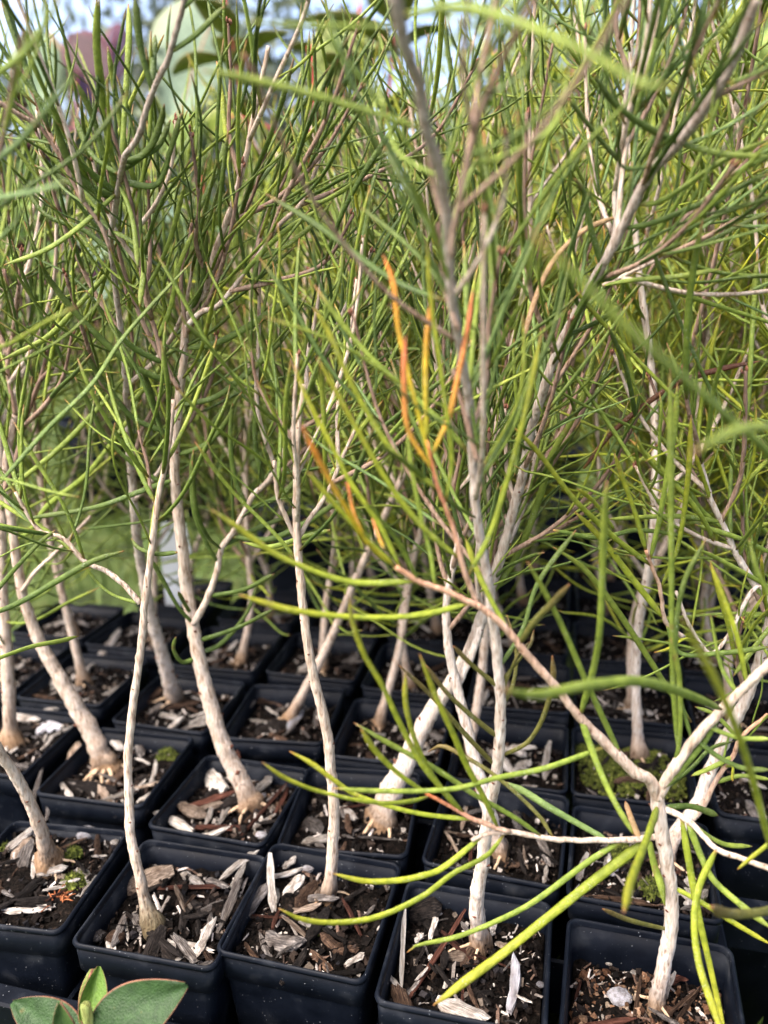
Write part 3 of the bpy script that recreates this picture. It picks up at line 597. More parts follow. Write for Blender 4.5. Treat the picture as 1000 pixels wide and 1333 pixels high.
# ------------------------------------------------------------------ seedlings traced from the photograph
def plant3(pts, Ys):                       # pixels -> points; Ys: distances spread over the polyline
    t = np.linspace(0, 1, len(pts)); Y = np.interp(t, np.linspace(0, 1, len(Ys)), Ys)
    return np.array([ony(x, y, q) for (x, y), q in zip(pts, Y)])
def traced(pot, label, stems, leaves=(), auto=(), seed=1, roots=3, kinds='ggd', moss_foot=False, bulb=.1, twigs=()):
    """stems: (pixels, widths px first/last, distances in pot widths, bark, is_base); leaves: (pixels, width px, colour, tip shift, tip-first)"""
    rng = np.random.default_rng(seed); z = soil_z[pot]; px0 = P2(stems[0][0])[0]
    base = onz(px0[0], px0[1], z); root = empty('needle_seedling', base); tag(root, label, 'seedling')
    paths, allpx = [], []
    for si, (s_, ws, Ys, ck, isb) in enumerate(stems):
        pts = P2(s_); Ys = [base[1] if q is None else q * U for q in (Ys if isinstance(Ys, (list, tuple)) else [Ys])]
        P = plant3(pts, Ys)
        if isb: P = np.concatenate([[P[0] - [0, 0, .004]], P])
        ln = np.linalg.norm(np.diff(P, axis=0), axis=1).sum(); n = max(14, int(ln / .0016)); path = spline(P, n)
        dp = np.array([depth(q) for q in path]); w = np.interp(np.linspace(0, 1, n), np.linspace(0, 1, len(ws)), ws) / FPX * dp * .42
        rngj = np.random.default_rng(seed * 37 + si); wob = np.cumsum(rngj.normal(0, .00008, (n, 3)), 0); wob -= np.linspace(0, 1, n)[:, None] * wob[-1]; path = path + wob
        add_stem(root, base, path, w, ck, 'stem' if isb else 'branch', flare=isb, fl=.22, bulb=bulb, seed=seed * 31 + si, moss_foot=moss_foot)
        paths.append(path); allpx.append((np.array(pts), P[1:] if isb else P))
        if isb and roots: add_roots(root, base, path[3], w[0] * 1.25, roots, rng)
    PX = np.concatenate([a for a, _ in allpx]); PW = np.concatenate([b for _, b in allpx])
    dense = np.concatenate([p for p in paths])
    def pix(p):
        v = p - CAM; w = v @ CF; return 500 + FPX * (v @ CR) / w, 666.5 - FPX * (v @ CU) / w
    dpx = np.array([pix(p) for p in dense])
    for li, lf in enumerate(leaves):
        s_, w, kind = lf[:3]; dy = lf[3] if len(lf) > 3 and lf[3] is not None else rng.uniform(-.35, .3)
        tipfirst = s_[0] == '<'; pts = P2(s_.lstrip('<'))
        if tipfirst: pts = pts[::-1]
        dd = np.hypot(dpx[:, 0] - pts[0][0], dpx[:, 1] - pts[0][1]); i = int(dd.argmin())
        Yb = dense[i][1]; P = plant3(pts, [Yb, Yb + dy * U] if not isinstance(dy, tuple) else [q * U for q in dy])
        if dd[i] < 22: P[0] = dense[i] * .8 + P[0] * .2
        path = spline(P, 22); wm = .82 * w / FPX * depth(path[11])
        v, f, c = leaf_geo(path, wm, kind, 8, .6, CF + np.array([rng.uniform(-.5, .5), 0, rng.uniform(-.5, .5)]), li, wide=(len(lf) > 4 and lf[4]))
        a = Acc(); a.add(v - base, f, c * rng.uniform(.85, 1.15)); put('leaf', a.mesh('leaf', M_HERO), root)
    for (si, n, t0, t1) in twigs:
        pth = paths[si]; m_ = len(pth); az = rng.uniform(0, 6.28)
        for k_ in range(n):
            t = t0 + (t1 - t0) * (k_ + rng.uniform(0, .8)) / n; q = min(m_ - 2, int(t * (m_ - 1))); T = nrm(pth[q + 1] - pth[q]); az += 2.4
            sd = nrm(np.cross(T, (.21, .93, .31))); d = sd * math.cos(az) + np.cross(T, sd) * math.sin(az) * .7; L_ = rng.uniform(.025, .065); p = pth[q]
            tw = spline([p, p + (T * .75 + d * .6) * L_ * .4, p + (T * .9 + d * .55) * L_ * .75 + rng.normal(0, .001, 3), p + (T * 1.0 + d * .5 + [0, 0, .12]) * L_], 18)
            a = stem_geo(tw, np.linspace(.0034, .0019, 18) * depth(p), 'brown' if rng.random() < .65 else 'pale', seed=seed * 53 + k_ + 100 * si, sides=6); bt = nrm(tw[-1] - tw[-2])
            for e in range(3):
                o_ = rng.normal(0, .0003, 3); v, f = tube([tw[-1] + o_ - bt * .0005, tw[-1] + o_ * 1.6 + bt * .0004, tw[-1] + o_ * 1.6 + bt * .0012], [.0003, .00045, .0001], 5); a.add(v, f, (.20, .09, .06))
            me = a.mesh('branch', M_BARK); me.transform(Matrix.Translation(Vector(-base))); put('branch', me, root)
            leaves_as_objects(root, base, scatter(tw, rng, int(rng.integers(6, 10)), .1, 1, .028, .054, .3, .85), rng, kinds)
    for (si, n, t0, t1, l0, l1) in auto:
        l1 = min(l1, .056); n = max(4, int(n * .6)) if twigs else n
        leaves_as_objects(root, base, scatter(paths[si], rng, n, t0, t1, l0, l1), rng, kinds)
    return root

# --- the largest seedling, in the gravelly pot: pale fork, yellow and orange young tips
traced('E', 'largest seedling, forked pale stem and yellow leaves with orange tips, in gravelly mix', [
 ('853,1314 858,1280 864,1245 871,1195 869,1140 860,1085 855,1032', (25, 23, 21, 22, 21), [None, 3.62], 'white', True),
 ('856,1040 845,1012 828,1003 790,965 755,928 722,885 690,850 660,815 628,788 580,768 545,755 515,738', (19, 17, 13, 12, 10, 8), [3.62, 3.45, 3.3], 'pink', False),
 ('622,784 612,760 602,735 597,705 586,670 574,640 565,610 556,574', (9, 8, 6, 4), [3.4, 3.25], 'new', False),
 ('858,1035 872,1008 905,962 938,926 970,892 1004,858 1060,800', (17, 16, 14, 12), [3.62, 3.3], 'pale', False),
 ('862,1088 830,1092 780,1093 720,1090 660,1082 636,1085 614,1094', (10, 9, 8, 8, 6), [3.66, 3.5, 3.4], 'pale', False),
 ('664,1083 640,1075 615,1065 585,1048 554,1032', (8, 7, 5), [3.45, 3.35], 'new', False),
 ('863,1052 895,1068 916,1089 934,1107 970,1120 1004,1132 1060,1150', (10, 9, 8, 9, 10), [3.62, 3.2], 'pale', False),
], [
 ('<382,474 400,520 432,580 456,628 492,680 522,736', 9, 'y'), ('<412,464 432,500 468,564 508,632 552,688 597,732', 9, 'y'), ('<408,400 428,432 452,488 480,540 512,588 565,640', 9, 'y'),
 ('<498,330 512,368 518,424 530,480 545,540 562,616', 8, 'o'), ('<564,380 556,440 554,492 556,566', 10, 'o'), ('<528,436 526,492 532,560 560,616', 8, 's'), ('<616,376 608,432 596,492 584,544 570,590', 8, 's'),
 ('<556,315 560,380 578,512 588,600 590,655', 7, 'y'), ('<704,436 692,500 676,568 656,640 636,700 622,745', 9, 'y'), ('<392,552 420,608 452,664 480,708 516,736', 9, 'o'),
 ('<400,614 432,652 468,692 514,734', 8, 'y'), ('<452,616 455,640 461,668 475,700', 5, 's'), ('<484,668 490,690 500,715', 5, 's'), ('<476,652 496,676 520,708 548,752', 7, 'g'),
 ('<275,663 310,687 355,719 400,740 460,758 544,761', 10, 'y', -.2), ('<311,774 370,792 430,801 490,804 550,800 612,787', 10, 'y', -.3), ('<530,560 536,610 548,672 560,720 569,764', 8, 'g'),
 ('<606,700 620,740 640,782 664,824', 9, 'y'), ('<742,760 720,784 694,812 676,836', 11, 'b', -.2), ('<686,730 708,768 734,820 760,880 782,928 811,986', 9, 'g', -.3),
 ('<432,1026 500,1030 590,1027 650,1012 710,1000 783,978', 9, 'g', -.35), ('<341,992 370,1012 415,1030 490,1045 535,1043 557,1036', 9, 'y', -.2), ('<377,978 406,994 430,1012 466,1036 540,1058 613,1068', 8, 'y', -.1),
 ('<470,949 490,979 520,1008 556,1034', 8, 'y'), ('<461,941 505,967 550,991 575,1006 620,1036 668,1063 704,1086', 8, 'g', -.2), ('<546,851 569,910 590,955 605,991 629,1036 647,1078', 9, 'y', -.3),
 ('<455,775 458,806 475,854 496,889 520,940 547,991 575,1027 606,1060', 9, 'y', -.3), ('<528,874 529,922 548,982 575,1027 603,1058', 9, 'y', -.1), ('<557,979 575,971 605,985 645,1010 700,1060 720,1088', 7, 'b', .2),
 ('<657,1018 685,1032 710,1048 745,1068 790,1092', 11, 'u', .2), ('<362,1182 394,1197 436,1201 490,1194 550,1167 590,1137 635,1113 660,1086', 10, 'y', -.3), ('<433,1137 475,1147 520,1146 550,1140 575,1131 630,1092', 9, 'y', -.2),
 ('<530,1240 542,1231 590,1221 638,1203 692,1176 770,1119 815,1094', 9, 'g', -.3), ('<564,1309 605,1278 650,1245 710,1197 770,1149 845,1098', 15, 'y', -.5),
 ('<812,1188 823,1143 841,1095 856,1050', 17, 'y', (3.6, 3.0, 2.5)), ('<866,1180 860,1150 853,1130 846,1096', 14, 'g', -.1, 1), ('<784,1183 820,1198 862,1210', 8, 'b', -.2),
 ('872,1152 910,1173 955,1201 1004,1230', 8, 'y', -.2), ('886,1062 898,1128 910,1194 925,1260 936,1310 946,1350', 10, 'y', -.3), ('932,1108 910,1155 904,1200 910,1254 926,1305 942,1350', 13, 'y', -.5),
 ('896,1072 925,1140 955,1170 1006,1210', 11, 'g', -.3), ('<925,1180 950,1190 1004,1184 1060,1170', 16, 'b', -.6), ('898,1070 940,1098 980,1102', 7, 'g', .1), ('<960,1132 979,1116 1004,1095 1030,1060', 8, 'y', -.1),
 ('<814,1043 823,1069 834,1090', 9, 'n', .1), ('760,932 775,988 796,1036 826,1088', 10, 'g', -.2), ('758,930 772,874 781,820 786,700 790,626', 12, 'g', -.4), ('<872,480 873,560 874,700 876,880 882,985', 10, 'g', -.1),
 ('938,932 919,963 892,996 866,1026', 10, 'd', .1), ('936,922 895,904 835,887 760,893 700,905 652,897', 15, 'g', (3.35, 2.7, 2.3)), ('<888,800 901,830 934,890 955,940 976,1000 1000,1090 1015,1130', 15, 'y', (3.2, 2.5, 2.1)), ('<690,300 750,360 830,440 900,500 950,545 1010,610 1060,800', 17, 'g', (3.3, 2.5, 2.0, 1.9)), ('<900,590 960,560 1010,560 1060,620 1064,800', 16, 'g', (3.3, 2.5, 2.0)),
 ('868,1050 900,1050 935,1062', 11, 'd', .1), ('<920,700 890,760 880,830 884,900 902,965', 8, 'd', .1), ('972,890 960,830 935,760 925,735', 8, 'y', .0), ('1000,862 1010,800 985,740 975,700', 8, 'g', .0), ('958,905 940,870 925,800', 7, 'g', .1),
 ('905,962 935,985 968,1000 1004,1002', 9, 'd', -.1), ('920,945 960,960 1004,962', 8, 'g', -.1), ('880,1000 885,960 884,880 873,830', 8, 'g', -.1), ('866,1030 900,1000 925,975 955,965', 7, 'd', .2),
], seed=5, roots=2)

# --- the tall seedling with the grey upper stem
traced('D', 'tall seedling whose white stem turns grey above, beside an upright bluish white chip', [
 ('628,1234 622,1180 630,1120 638,1060 646,1020 652,980 656,920 653,850 646,800 637,742 627,690 621,620 618,560 613,515 605,470 597,430 592,390 588,330 582,270 572,220 557,170 548,110 530,60 512,-10', (26, 21, 19, 17, 15, 14, 14, 16, 22), [None, 3.75, 3.6, 3.2, 2.7], 'grey', True),
 ('588,335 590,300 596,268 605,212 617,165 630,125 652,80 670,45 702,-8', (9, 9, 10, 10), [3.12, 3.0, 2.8], 'brown', False),
 ('598,430 585,395 576,365 574,330 570,290', (8, 6), [3.3, 3.4], 'brown', False),
 ('621,600 610,560 600,520 590,480', (9, 6), [3.5, 3.6], 'brown', False),
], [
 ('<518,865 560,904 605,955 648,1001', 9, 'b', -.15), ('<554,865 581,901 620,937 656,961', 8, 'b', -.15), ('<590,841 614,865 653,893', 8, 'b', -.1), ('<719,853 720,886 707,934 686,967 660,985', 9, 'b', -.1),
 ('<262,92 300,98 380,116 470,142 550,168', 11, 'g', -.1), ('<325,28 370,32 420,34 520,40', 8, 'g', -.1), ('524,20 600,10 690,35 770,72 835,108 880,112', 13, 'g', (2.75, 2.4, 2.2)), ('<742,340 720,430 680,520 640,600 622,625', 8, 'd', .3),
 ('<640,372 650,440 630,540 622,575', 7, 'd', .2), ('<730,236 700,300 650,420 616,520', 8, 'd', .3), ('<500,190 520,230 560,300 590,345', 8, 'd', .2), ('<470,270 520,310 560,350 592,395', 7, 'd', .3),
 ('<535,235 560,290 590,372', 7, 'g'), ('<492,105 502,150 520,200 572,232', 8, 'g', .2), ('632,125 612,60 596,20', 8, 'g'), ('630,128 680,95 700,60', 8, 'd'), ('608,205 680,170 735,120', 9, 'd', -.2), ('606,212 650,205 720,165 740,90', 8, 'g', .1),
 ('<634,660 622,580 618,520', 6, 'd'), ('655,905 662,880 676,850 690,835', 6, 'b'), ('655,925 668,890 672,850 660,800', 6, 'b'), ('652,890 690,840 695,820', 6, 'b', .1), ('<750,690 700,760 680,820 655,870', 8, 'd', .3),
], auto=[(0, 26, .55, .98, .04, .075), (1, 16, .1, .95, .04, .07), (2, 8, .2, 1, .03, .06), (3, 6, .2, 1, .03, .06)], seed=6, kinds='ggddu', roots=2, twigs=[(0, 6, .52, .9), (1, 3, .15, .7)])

traced('C', 'slender straight pale seedling in the pot with two propped bark slivers', [
 ('427,1170 430,1140 433,1080 430,1020 424,960 413,910 405,870 398,820 393,770 389,720 387,680 385,620 388,560 396,500', (19, 17, 16, 14, 12, 8), [None, 4.35, 4.4], 'pale', True),
 ('389,700 400,680 418,655 440,610 462,560', (8, 5), [4.4, 4.5], 'pale', False), ('388,705 375,680 362,640 357,600', (8, 5), [4.4, 4.3], 'pale', False),
], [('<316,706 350,712 400,698 430,690', 8, 'g', .2)], auto=[(0, 12, .68, .99, .035, .06), (1, 10, .2, 1, .035, .06), (2, 8, .2, 1, .03, .055)], seed=7, roots=4, twigs=[(0, 3, .75, .95), (1, 2, .4, .9)])

traced('B', 'bent pale seedling with a mossy brown foot, beside a pale block of bark', [
 ('202,1212 190,1180 180,1130 170,1085 167,1030 169,960 178,880 187,800 196,730 204,670 212,620 222,570 226,520', (19, 15, 13, 12, 11, 9, 7), [None, 4.5, 4.65], 'pale', True),
 ('182,785 160,760 140,745 110,730 80,700 50,690 20,640', (9, 7, 5), [4.55, 4.6], 'pale', False), ('206,665 196,640 192,600 180,560', (6, 4), [4.6, 4.7], 'brown', False),
], [('<171,701 180,713 204,721 231,719', 7, 'd', .1), ('<72,690 50,708 20,740 -10,775', 8, 'd', -.1), ('182,790 140,770 100,725', 5, 'g', .1)],
 auto=[(0, 8, .72, .99, .04, .06), (1, 14, .35, 1, .035, .06), (2, 6, .3, 1, .03, .05)], seed=8, roots=1, moss_foot=True, bulb=.75)

traced('A', 'pale seedling leaning out from the pot with the rusty fibre tuft and moss', [
 ('66,1128 58,1100 46,1068 30,1035 12,1005 -8,975 -40,900 -70,800 -90,650', (22, 18, 16, 14, 12, 9), [None, 4.5, 4.2], 'pale', True),
 ('-80,780 -60,640 -40,480 -20,330 10,150 30,40', (8, 7, 6), [4.2, 3.6, 3.2], 'brown', False),
], [('-10,100 30,70 60,30 75,0', 11, 'g', -.7), ('-10,210 30,180 70,130 100,95', 10, 'u', -.8), ('-10,262 40,250 85,238', 10, 'u', -.8), ('-10,330 20,290 30,270', 8, 'u', -.6), ('-10,860 40,842 80,834 103,828', 8, 'g', .2), ('-10,800 30,782 75,756 120,731 162,717', 9, 'd', .3), ('-10,640 60,560 120,500 160,440 250,340', 8, 'd', .8)],
 auto=[(1, 14, .2, 1, .03, .05)], seed=9, roots=4, kinds='gggd', bulb=.7)

# --- second row
traced('B2', 'dark leaved seedling with sharply forked stem, rising from crossed red twigs', [
 ('328,1052 315,1020 300,990 285,955 274,920 265,885 258,850 250,810 243,770 239,735 234,690 229,650 228,610 230,550 233,505 238,470 240,430 248,405 262,385 272,355 281,320 300,270 318,205 335,130 350,60', (31, 25, 21, 18, 15, 13, 11, 9, 7), [None, 5.7, 5.5, 5.0], 'pale', True),
 ('251,812 262,795 272,775 284,742 290,715 303,697 318,670 333,642 352,622 375,575 395,520 420,465 442,430 462,403', (11, 9, 8, 7, 6), [5.65, 5.5], 'pale', False),
 ('233,507 222,490 210,462 203,435 193,405 186,375 182,335 180,290 180,245', (8, 7, 7, 6), [5.3, 5.2], 'brown', False),
 ('243,425 262,405 282,398 305,372 328,342 360,297 395,260 408,230 417,205', (8, 7, 7, 6), [5.2, 5.1], 'pale', False),
 ('241,440 238,400 236,360 245,320 250,290', (7, 5), [5.25, 5.3], 'brown', False),
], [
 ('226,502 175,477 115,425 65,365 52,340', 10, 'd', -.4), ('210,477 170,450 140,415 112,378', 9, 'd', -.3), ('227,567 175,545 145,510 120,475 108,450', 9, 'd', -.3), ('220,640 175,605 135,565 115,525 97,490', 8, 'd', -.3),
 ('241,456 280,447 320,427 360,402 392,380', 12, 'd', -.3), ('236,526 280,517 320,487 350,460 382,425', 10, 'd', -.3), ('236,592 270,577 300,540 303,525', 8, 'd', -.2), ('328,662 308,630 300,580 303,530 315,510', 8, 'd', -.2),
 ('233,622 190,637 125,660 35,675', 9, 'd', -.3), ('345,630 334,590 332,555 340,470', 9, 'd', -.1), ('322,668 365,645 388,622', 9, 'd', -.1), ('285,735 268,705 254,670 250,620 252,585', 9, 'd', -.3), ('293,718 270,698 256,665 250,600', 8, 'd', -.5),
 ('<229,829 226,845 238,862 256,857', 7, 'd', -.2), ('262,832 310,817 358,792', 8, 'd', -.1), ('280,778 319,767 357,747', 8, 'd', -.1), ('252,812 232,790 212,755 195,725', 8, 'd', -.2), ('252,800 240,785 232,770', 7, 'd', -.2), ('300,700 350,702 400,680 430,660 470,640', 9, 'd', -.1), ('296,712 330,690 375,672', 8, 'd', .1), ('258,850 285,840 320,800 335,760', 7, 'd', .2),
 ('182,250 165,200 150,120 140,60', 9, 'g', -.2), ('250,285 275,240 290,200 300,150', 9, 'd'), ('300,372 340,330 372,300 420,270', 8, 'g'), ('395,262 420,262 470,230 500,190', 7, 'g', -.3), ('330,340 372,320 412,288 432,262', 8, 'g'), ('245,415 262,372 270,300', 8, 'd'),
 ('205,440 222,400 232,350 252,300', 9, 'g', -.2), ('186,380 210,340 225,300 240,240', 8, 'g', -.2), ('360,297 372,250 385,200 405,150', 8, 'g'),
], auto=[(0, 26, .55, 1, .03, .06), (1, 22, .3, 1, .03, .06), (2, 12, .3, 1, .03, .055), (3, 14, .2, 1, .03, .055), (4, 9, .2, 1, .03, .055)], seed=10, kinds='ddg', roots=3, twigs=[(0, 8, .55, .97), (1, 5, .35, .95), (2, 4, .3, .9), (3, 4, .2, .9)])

traced('C2', 'stout seedling leaning across to a silvery grey upper branch, curling roots at its foot', [
 ('494,1068 508,1030 528,995 550,950 572,915 592,888 612,850 626,812 645,755 662,700 680,630 692,560 706,515 735,440 765,385 788,342 825,270 850,222 885,186 915,145 950,90 985,0', (42, 30, 24, 20, 17, 15, 14, 15, 15, 16, 17), [None, 5.4, 4.9, 4.2, 3.6], 'grey', True),
 ('790,340 800,300 800,250 812,190 815,120 835,50', (8, 7, 6), [4.5, 4.4], 'grey', False), ('785,372 830,350 875,330 900,322', (7, 5), [4.5, 4.4], 'pale', False), ('705,518 720,470 740,430', (6, 5), [4.8, 4.8], 'brown', False),
], [
 ('885,186 940,200 1004,204', 10, 'g', -.1), ('884,184 850,170 800,135 772,95', 11, 'd', -.3), ('815,215 780,180 740,128', 10, 'd', -.3), ('850,222 838,260 812,262', 9, 'g'), ('735,440 775,420 800,405 810,395', 9, 'd', -.1), ('782,372 820,365 880,360 940,350', 9, 'g', -.3), ('780,365 800,360 830,330', 8, 'd'), ('755,400 740,360 738,330', 8, 'd'), ('870,330 920,315 980,285 1004,278', 9, 'd', -.2),
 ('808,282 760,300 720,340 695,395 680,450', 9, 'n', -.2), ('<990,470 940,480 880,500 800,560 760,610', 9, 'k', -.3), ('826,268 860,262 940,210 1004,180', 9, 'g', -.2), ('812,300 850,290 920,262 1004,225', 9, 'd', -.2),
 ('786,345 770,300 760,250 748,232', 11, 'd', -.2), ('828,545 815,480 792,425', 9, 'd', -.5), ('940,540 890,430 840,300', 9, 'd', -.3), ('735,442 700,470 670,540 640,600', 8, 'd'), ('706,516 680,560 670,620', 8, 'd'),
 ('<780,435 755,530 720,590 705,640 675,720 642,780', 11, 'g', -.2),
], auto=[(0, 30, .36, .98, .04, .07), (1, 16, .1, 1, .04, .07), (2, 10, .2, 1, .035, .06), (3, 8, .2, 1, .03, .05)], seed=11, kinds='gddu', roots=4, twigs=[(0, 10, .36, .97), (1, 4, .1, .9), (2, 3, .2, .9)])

traced('D2', 'white stemmed seedling behind the tall grey one, dividing into many dark leafy shoots', [
 ('655,1118 645,1085 630,1030 618,985 604,930 592,880 584,835 582,790 590,740 600,690', (27, 22, 18, 15, 12, 9), [None, 5.1, 5.2], 'white', True),
 ('596,890 615,850 628,800 640,750 668,690 690,630 700,560', (13, 10, 8, 7), [5.15, 5.3], 'white', False), ('600,690 590,640 600,580 585,500', (8, 6), [5.2, 5.3], 'brown', False),
], [], auto=[(0, 10, .75, 1, .04, .06), (1, 24, .4, 1, .04, .065), (2, 20, .1, 1, .04, .065)], seed=12, kinds='ddg', roots=2, twigs=[(0, 3, .7, .95), (1, 5, .4, .95), (2, 4, .1, .9)])

traced('E2', 'knobbly white stem slanting up behind the largest seedling, out of the mossy pot', [
 ('866,1128 880,1088 910,1048 928,1000 949,955 976,904 996,840 1010,770', (24, 20, 19, 18, 15, 12), [None, 4.9, 4.7], 'white', True),
 ('884,1080 910,1058 930,1020 955,985 965,960 1000,930', (9, 7, 6), [4.8, 4.6], 'pink', False), ('985,764 961,725 940,680 925,650 915,620 900,560', (11, 9, 7), [4.7, 4.6], 'white', False),
 ('890,830 868,809 859,764 847,734 841,716', (8, 6, 5), [4.6, 4.4], 'pink', False), ('1010,800 985,764 930,850 900,820 880,770', (6, 6, 5), [4.7, 4.6], 'white', False),
], [
 ('<748,666 769,686 790,710 820,749 865,805', 11, 'y', -.3), ('<668,555 700,588 745,647 775,677 805,704 846,738', 9, 'y', -.4), ('841,716 826,665 808,615 800,590', 8, 'y', -.1), ('847,728 859,674 868,620 878,560 882,500', 9, 'g', -.2), ('862,768 883,710 896,620 900,540', 8, 'y', -.2),
 ('<720,712 760,740 800,790 840,850 872,900 900,940', 9, 'g', -.2), ('<905,700 830,690 780,700 720,690', 7, 'd', .2), ('940,680 880,672 790,676', 8, 'g', -.2), ('925,652 915,620 905,590', 7, 'y', -.1), ('<752,636 775,655 800,690', 7, 'y', -.2), ('961,725 980,690 1004,680', 8, 'g', -.2), ('940,690 910,660 892,625', 7, 'g', -.1),
 ('<910,715 940,730 1004,760', 7, 'g', -.2), ('<925,730 935,770 950,820 957,860', 7, 'y', -.2), ('<930,802 960,805 1004,800', 7, 'g', -.1), ('<955,880 1000,820 1030,790', 9, 'g', -.2), ('868,812 885,850 940,850 1004,842', 8, 'd', -.1), ('<905,683 960,700 1004,720', 8, 'g', -.1),
 ('955,985 925,1000 900,1010', 7, 'g', .0), ('960,960 930,930 905,920', 7, 'g', .0), ('930,1020 965,1010 1004,1015', 7, 'g'),
], auto=[(0, 8, .65, 1, .035, .06), (2, 22, .1, 1, .035, .06), (4, 10, .3, 1, .03, .05), (1, 8, .4, 1, .03, .05)], seed=13, kinds='ggy', roots=2, twigs=[(2, 5, .1, .95), (0, 3, .6, .95)])

traced('A2', 'seedling with a flared fibrous foot, leaning away from the thick dark log of bark', [
 ('142,1002 130,975 118,950 100,920 75,875 50,830 32,785 24,740 18,700 10,650 8,600 20,540', (36, 27, 20, 16, 14, 12, 10), [None, 6.1, 5.9], 'pale', True),
 ('28,770 45,745 75,715 118,672', (7, 5, 5), [6.0, 6.0], 'pale', False), ('5,640 20,600 35,545 50,500 68,478', (7, 6), [5.9, 5.8], 'brown', False), ('20,540 10,480 18,420 5,350', (7, 5), [5.9, 5.9], 'brown', False),
], [('20,705 40,690 60,660 110,620 150,570 185,520', 8, 'g', -.2), ('32,785 60,770 75,755 90,748', 7, 'g')], auto=[(0, 8, .75, 1, .04, .06), (1, 7, .3, 1, .03, .05), (2, 12, .1, 1, .035, .06), (3, 14, .1, 1, .035, .06)], seed=14, kinds='ggd', roots=5, bulb=.3, twigs=[(3, 4, .1, .9), (2, 3, .2, .9)])

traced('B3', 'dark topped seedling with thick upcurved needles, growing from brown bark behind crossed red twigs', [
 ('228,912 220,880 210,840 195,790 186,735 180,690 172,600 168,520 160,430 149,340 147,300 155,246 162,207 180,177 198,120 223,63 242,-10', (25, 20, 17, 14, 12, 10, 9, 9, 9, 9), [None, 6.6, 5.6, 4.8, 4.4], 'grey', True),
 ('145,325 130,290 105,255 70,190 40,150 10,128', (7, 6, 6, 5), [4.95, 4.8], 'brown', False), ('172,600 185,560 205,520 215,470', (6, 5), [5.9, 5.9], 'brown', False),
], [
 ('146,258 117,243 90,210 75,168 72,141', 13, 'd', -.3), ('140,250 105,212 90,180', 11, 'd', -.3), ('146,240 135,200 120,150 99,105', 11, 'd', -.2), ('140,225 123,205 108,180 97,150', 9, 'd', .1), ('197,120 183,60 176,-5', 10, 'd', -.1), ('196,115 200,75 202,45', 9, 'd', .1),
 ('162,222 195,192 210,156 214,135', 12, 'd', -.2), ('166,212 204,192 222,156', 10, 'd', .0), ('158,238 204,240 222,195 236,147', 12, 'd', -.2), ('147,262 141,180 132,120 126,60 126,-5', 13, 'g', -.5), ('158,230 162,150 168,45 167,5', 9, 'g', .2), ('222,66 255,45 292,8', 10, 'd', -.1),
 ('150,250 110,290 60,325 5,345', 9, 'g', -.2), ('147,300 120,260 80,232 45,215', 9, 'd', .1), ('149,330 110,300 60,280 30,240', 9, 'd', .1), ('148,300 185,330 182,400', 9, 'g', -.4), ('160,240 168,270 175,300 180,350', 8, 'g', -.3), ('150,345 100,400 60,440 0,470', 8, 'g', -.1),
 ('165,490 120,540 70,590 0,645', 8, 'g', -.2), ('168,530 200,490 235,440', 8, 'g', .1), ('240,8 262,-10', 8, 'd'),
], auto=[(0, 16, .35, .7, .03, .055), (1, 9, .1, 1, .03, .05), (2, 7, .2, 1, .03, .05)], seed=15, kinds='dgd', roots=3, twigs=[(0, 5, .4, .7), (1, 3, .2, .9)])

# ------------------------------------------------------------------ other seedlings, grown from their pots
def grown(pot, label, basepx=None, lean=None, seed=0, height=.30, start=.10, nbranch=6, dens=1.0, joined=False, group=None, r0=.0022, kinds='ggd', ck='pale', group_label=None):
    rng = np.random.default_rng(1000 + seed); z = soil_z[pot]; pc = pot_pos[pot]
    base = onz(*basepx, z) if basepx else np.array([pc[0] + rng.uniform(-.1, .1) * U, pc[1] + rng.uniform(-.1, .1) * U, z])
    root = empty('needle_seedling', base); tag(root, label, 'seedling', group)
    ln = np.array(lean if lean else (rng.uniform(-.18, .18), rng.uniform(-.12, .12)))
    hs = np.linspace(0, 1, 7); pts = [base + np.array([ln[0] * height * (h ** .8), ln[1] * height * h, height * h]) + rng.normal(0, .0035, 3) * [1, 1, 0] * (h > 0) for h in hs]
    pts[0] = pts[0] - [0, 0, .004]; n = int(height / (.0022 if not joined else .004)); path = spline(pts, n)
    t = np.linspace(0, 1, n); rad = r0 * (1 - .72 * t)
    add_stem(root, base, path, rad, ck, flare=True, bulb=.9 if pot == 'Z2' else .35, seed=seed, sides=8 if not joined else 6, scars=not joined)
    if not joined: add_roots(root, base, path[2], r0 * 1.4, 3, rng)
    items = scatter(path, rng, int(24 * dens), max(.3, start / height), .99, .035, .058) + scatter(path, rng, int(24 * dens), start * .6 / height, .6, .035, .066, .8, 1.8)
    for b in range(nbranch):
        tb = rng.uniform(start / height, .8); q = int(tb * (n - 1)); p = path[q]; az = rng.uniform(0, 6.28)
        out = np.array([math.cos(az), math.sin(az) * .8, 0]); L_ = rng.uniform(.07, .15) * (1.1 - .4 * tb)
        bp = [p, p + (out * .55 + [0, 0, .8]) * L_ * .4, p + (out * .42 + [0, 0, .95]) * L_ * .75 + rng.normal(0, .003, 3), p + (out * .5 + [0, 0, 1.2]) * L_]
        bpth = spline(bp, max(10, int(L_ / (.003 if not joined else .008)))); m = len(bpth)
        add_stem(root, base, bpth, np.linspace(rad[q] * .62, .0005, m), 'brown' if rng.random() < .5 else 'pale', 'branch', seed=seed * 9 + b, sides=6, scars=False)
        items += scatter(bpth, rng, int((10 + 110 * L_) * dens), .08, 1.0, .03, .056, .4, 1.1)
    if joined: leaves_joined(root, base, items, rng, kinds)
    else: leaves_as_objects(root, base, items[:295], rng, kinds)
    return root
grown('Z2', 'seedling with swollen root tangle at its foot, among pale blocky chips', (14, 972), (.10, .1), 21, .25, .09, 5, r0=.0032)
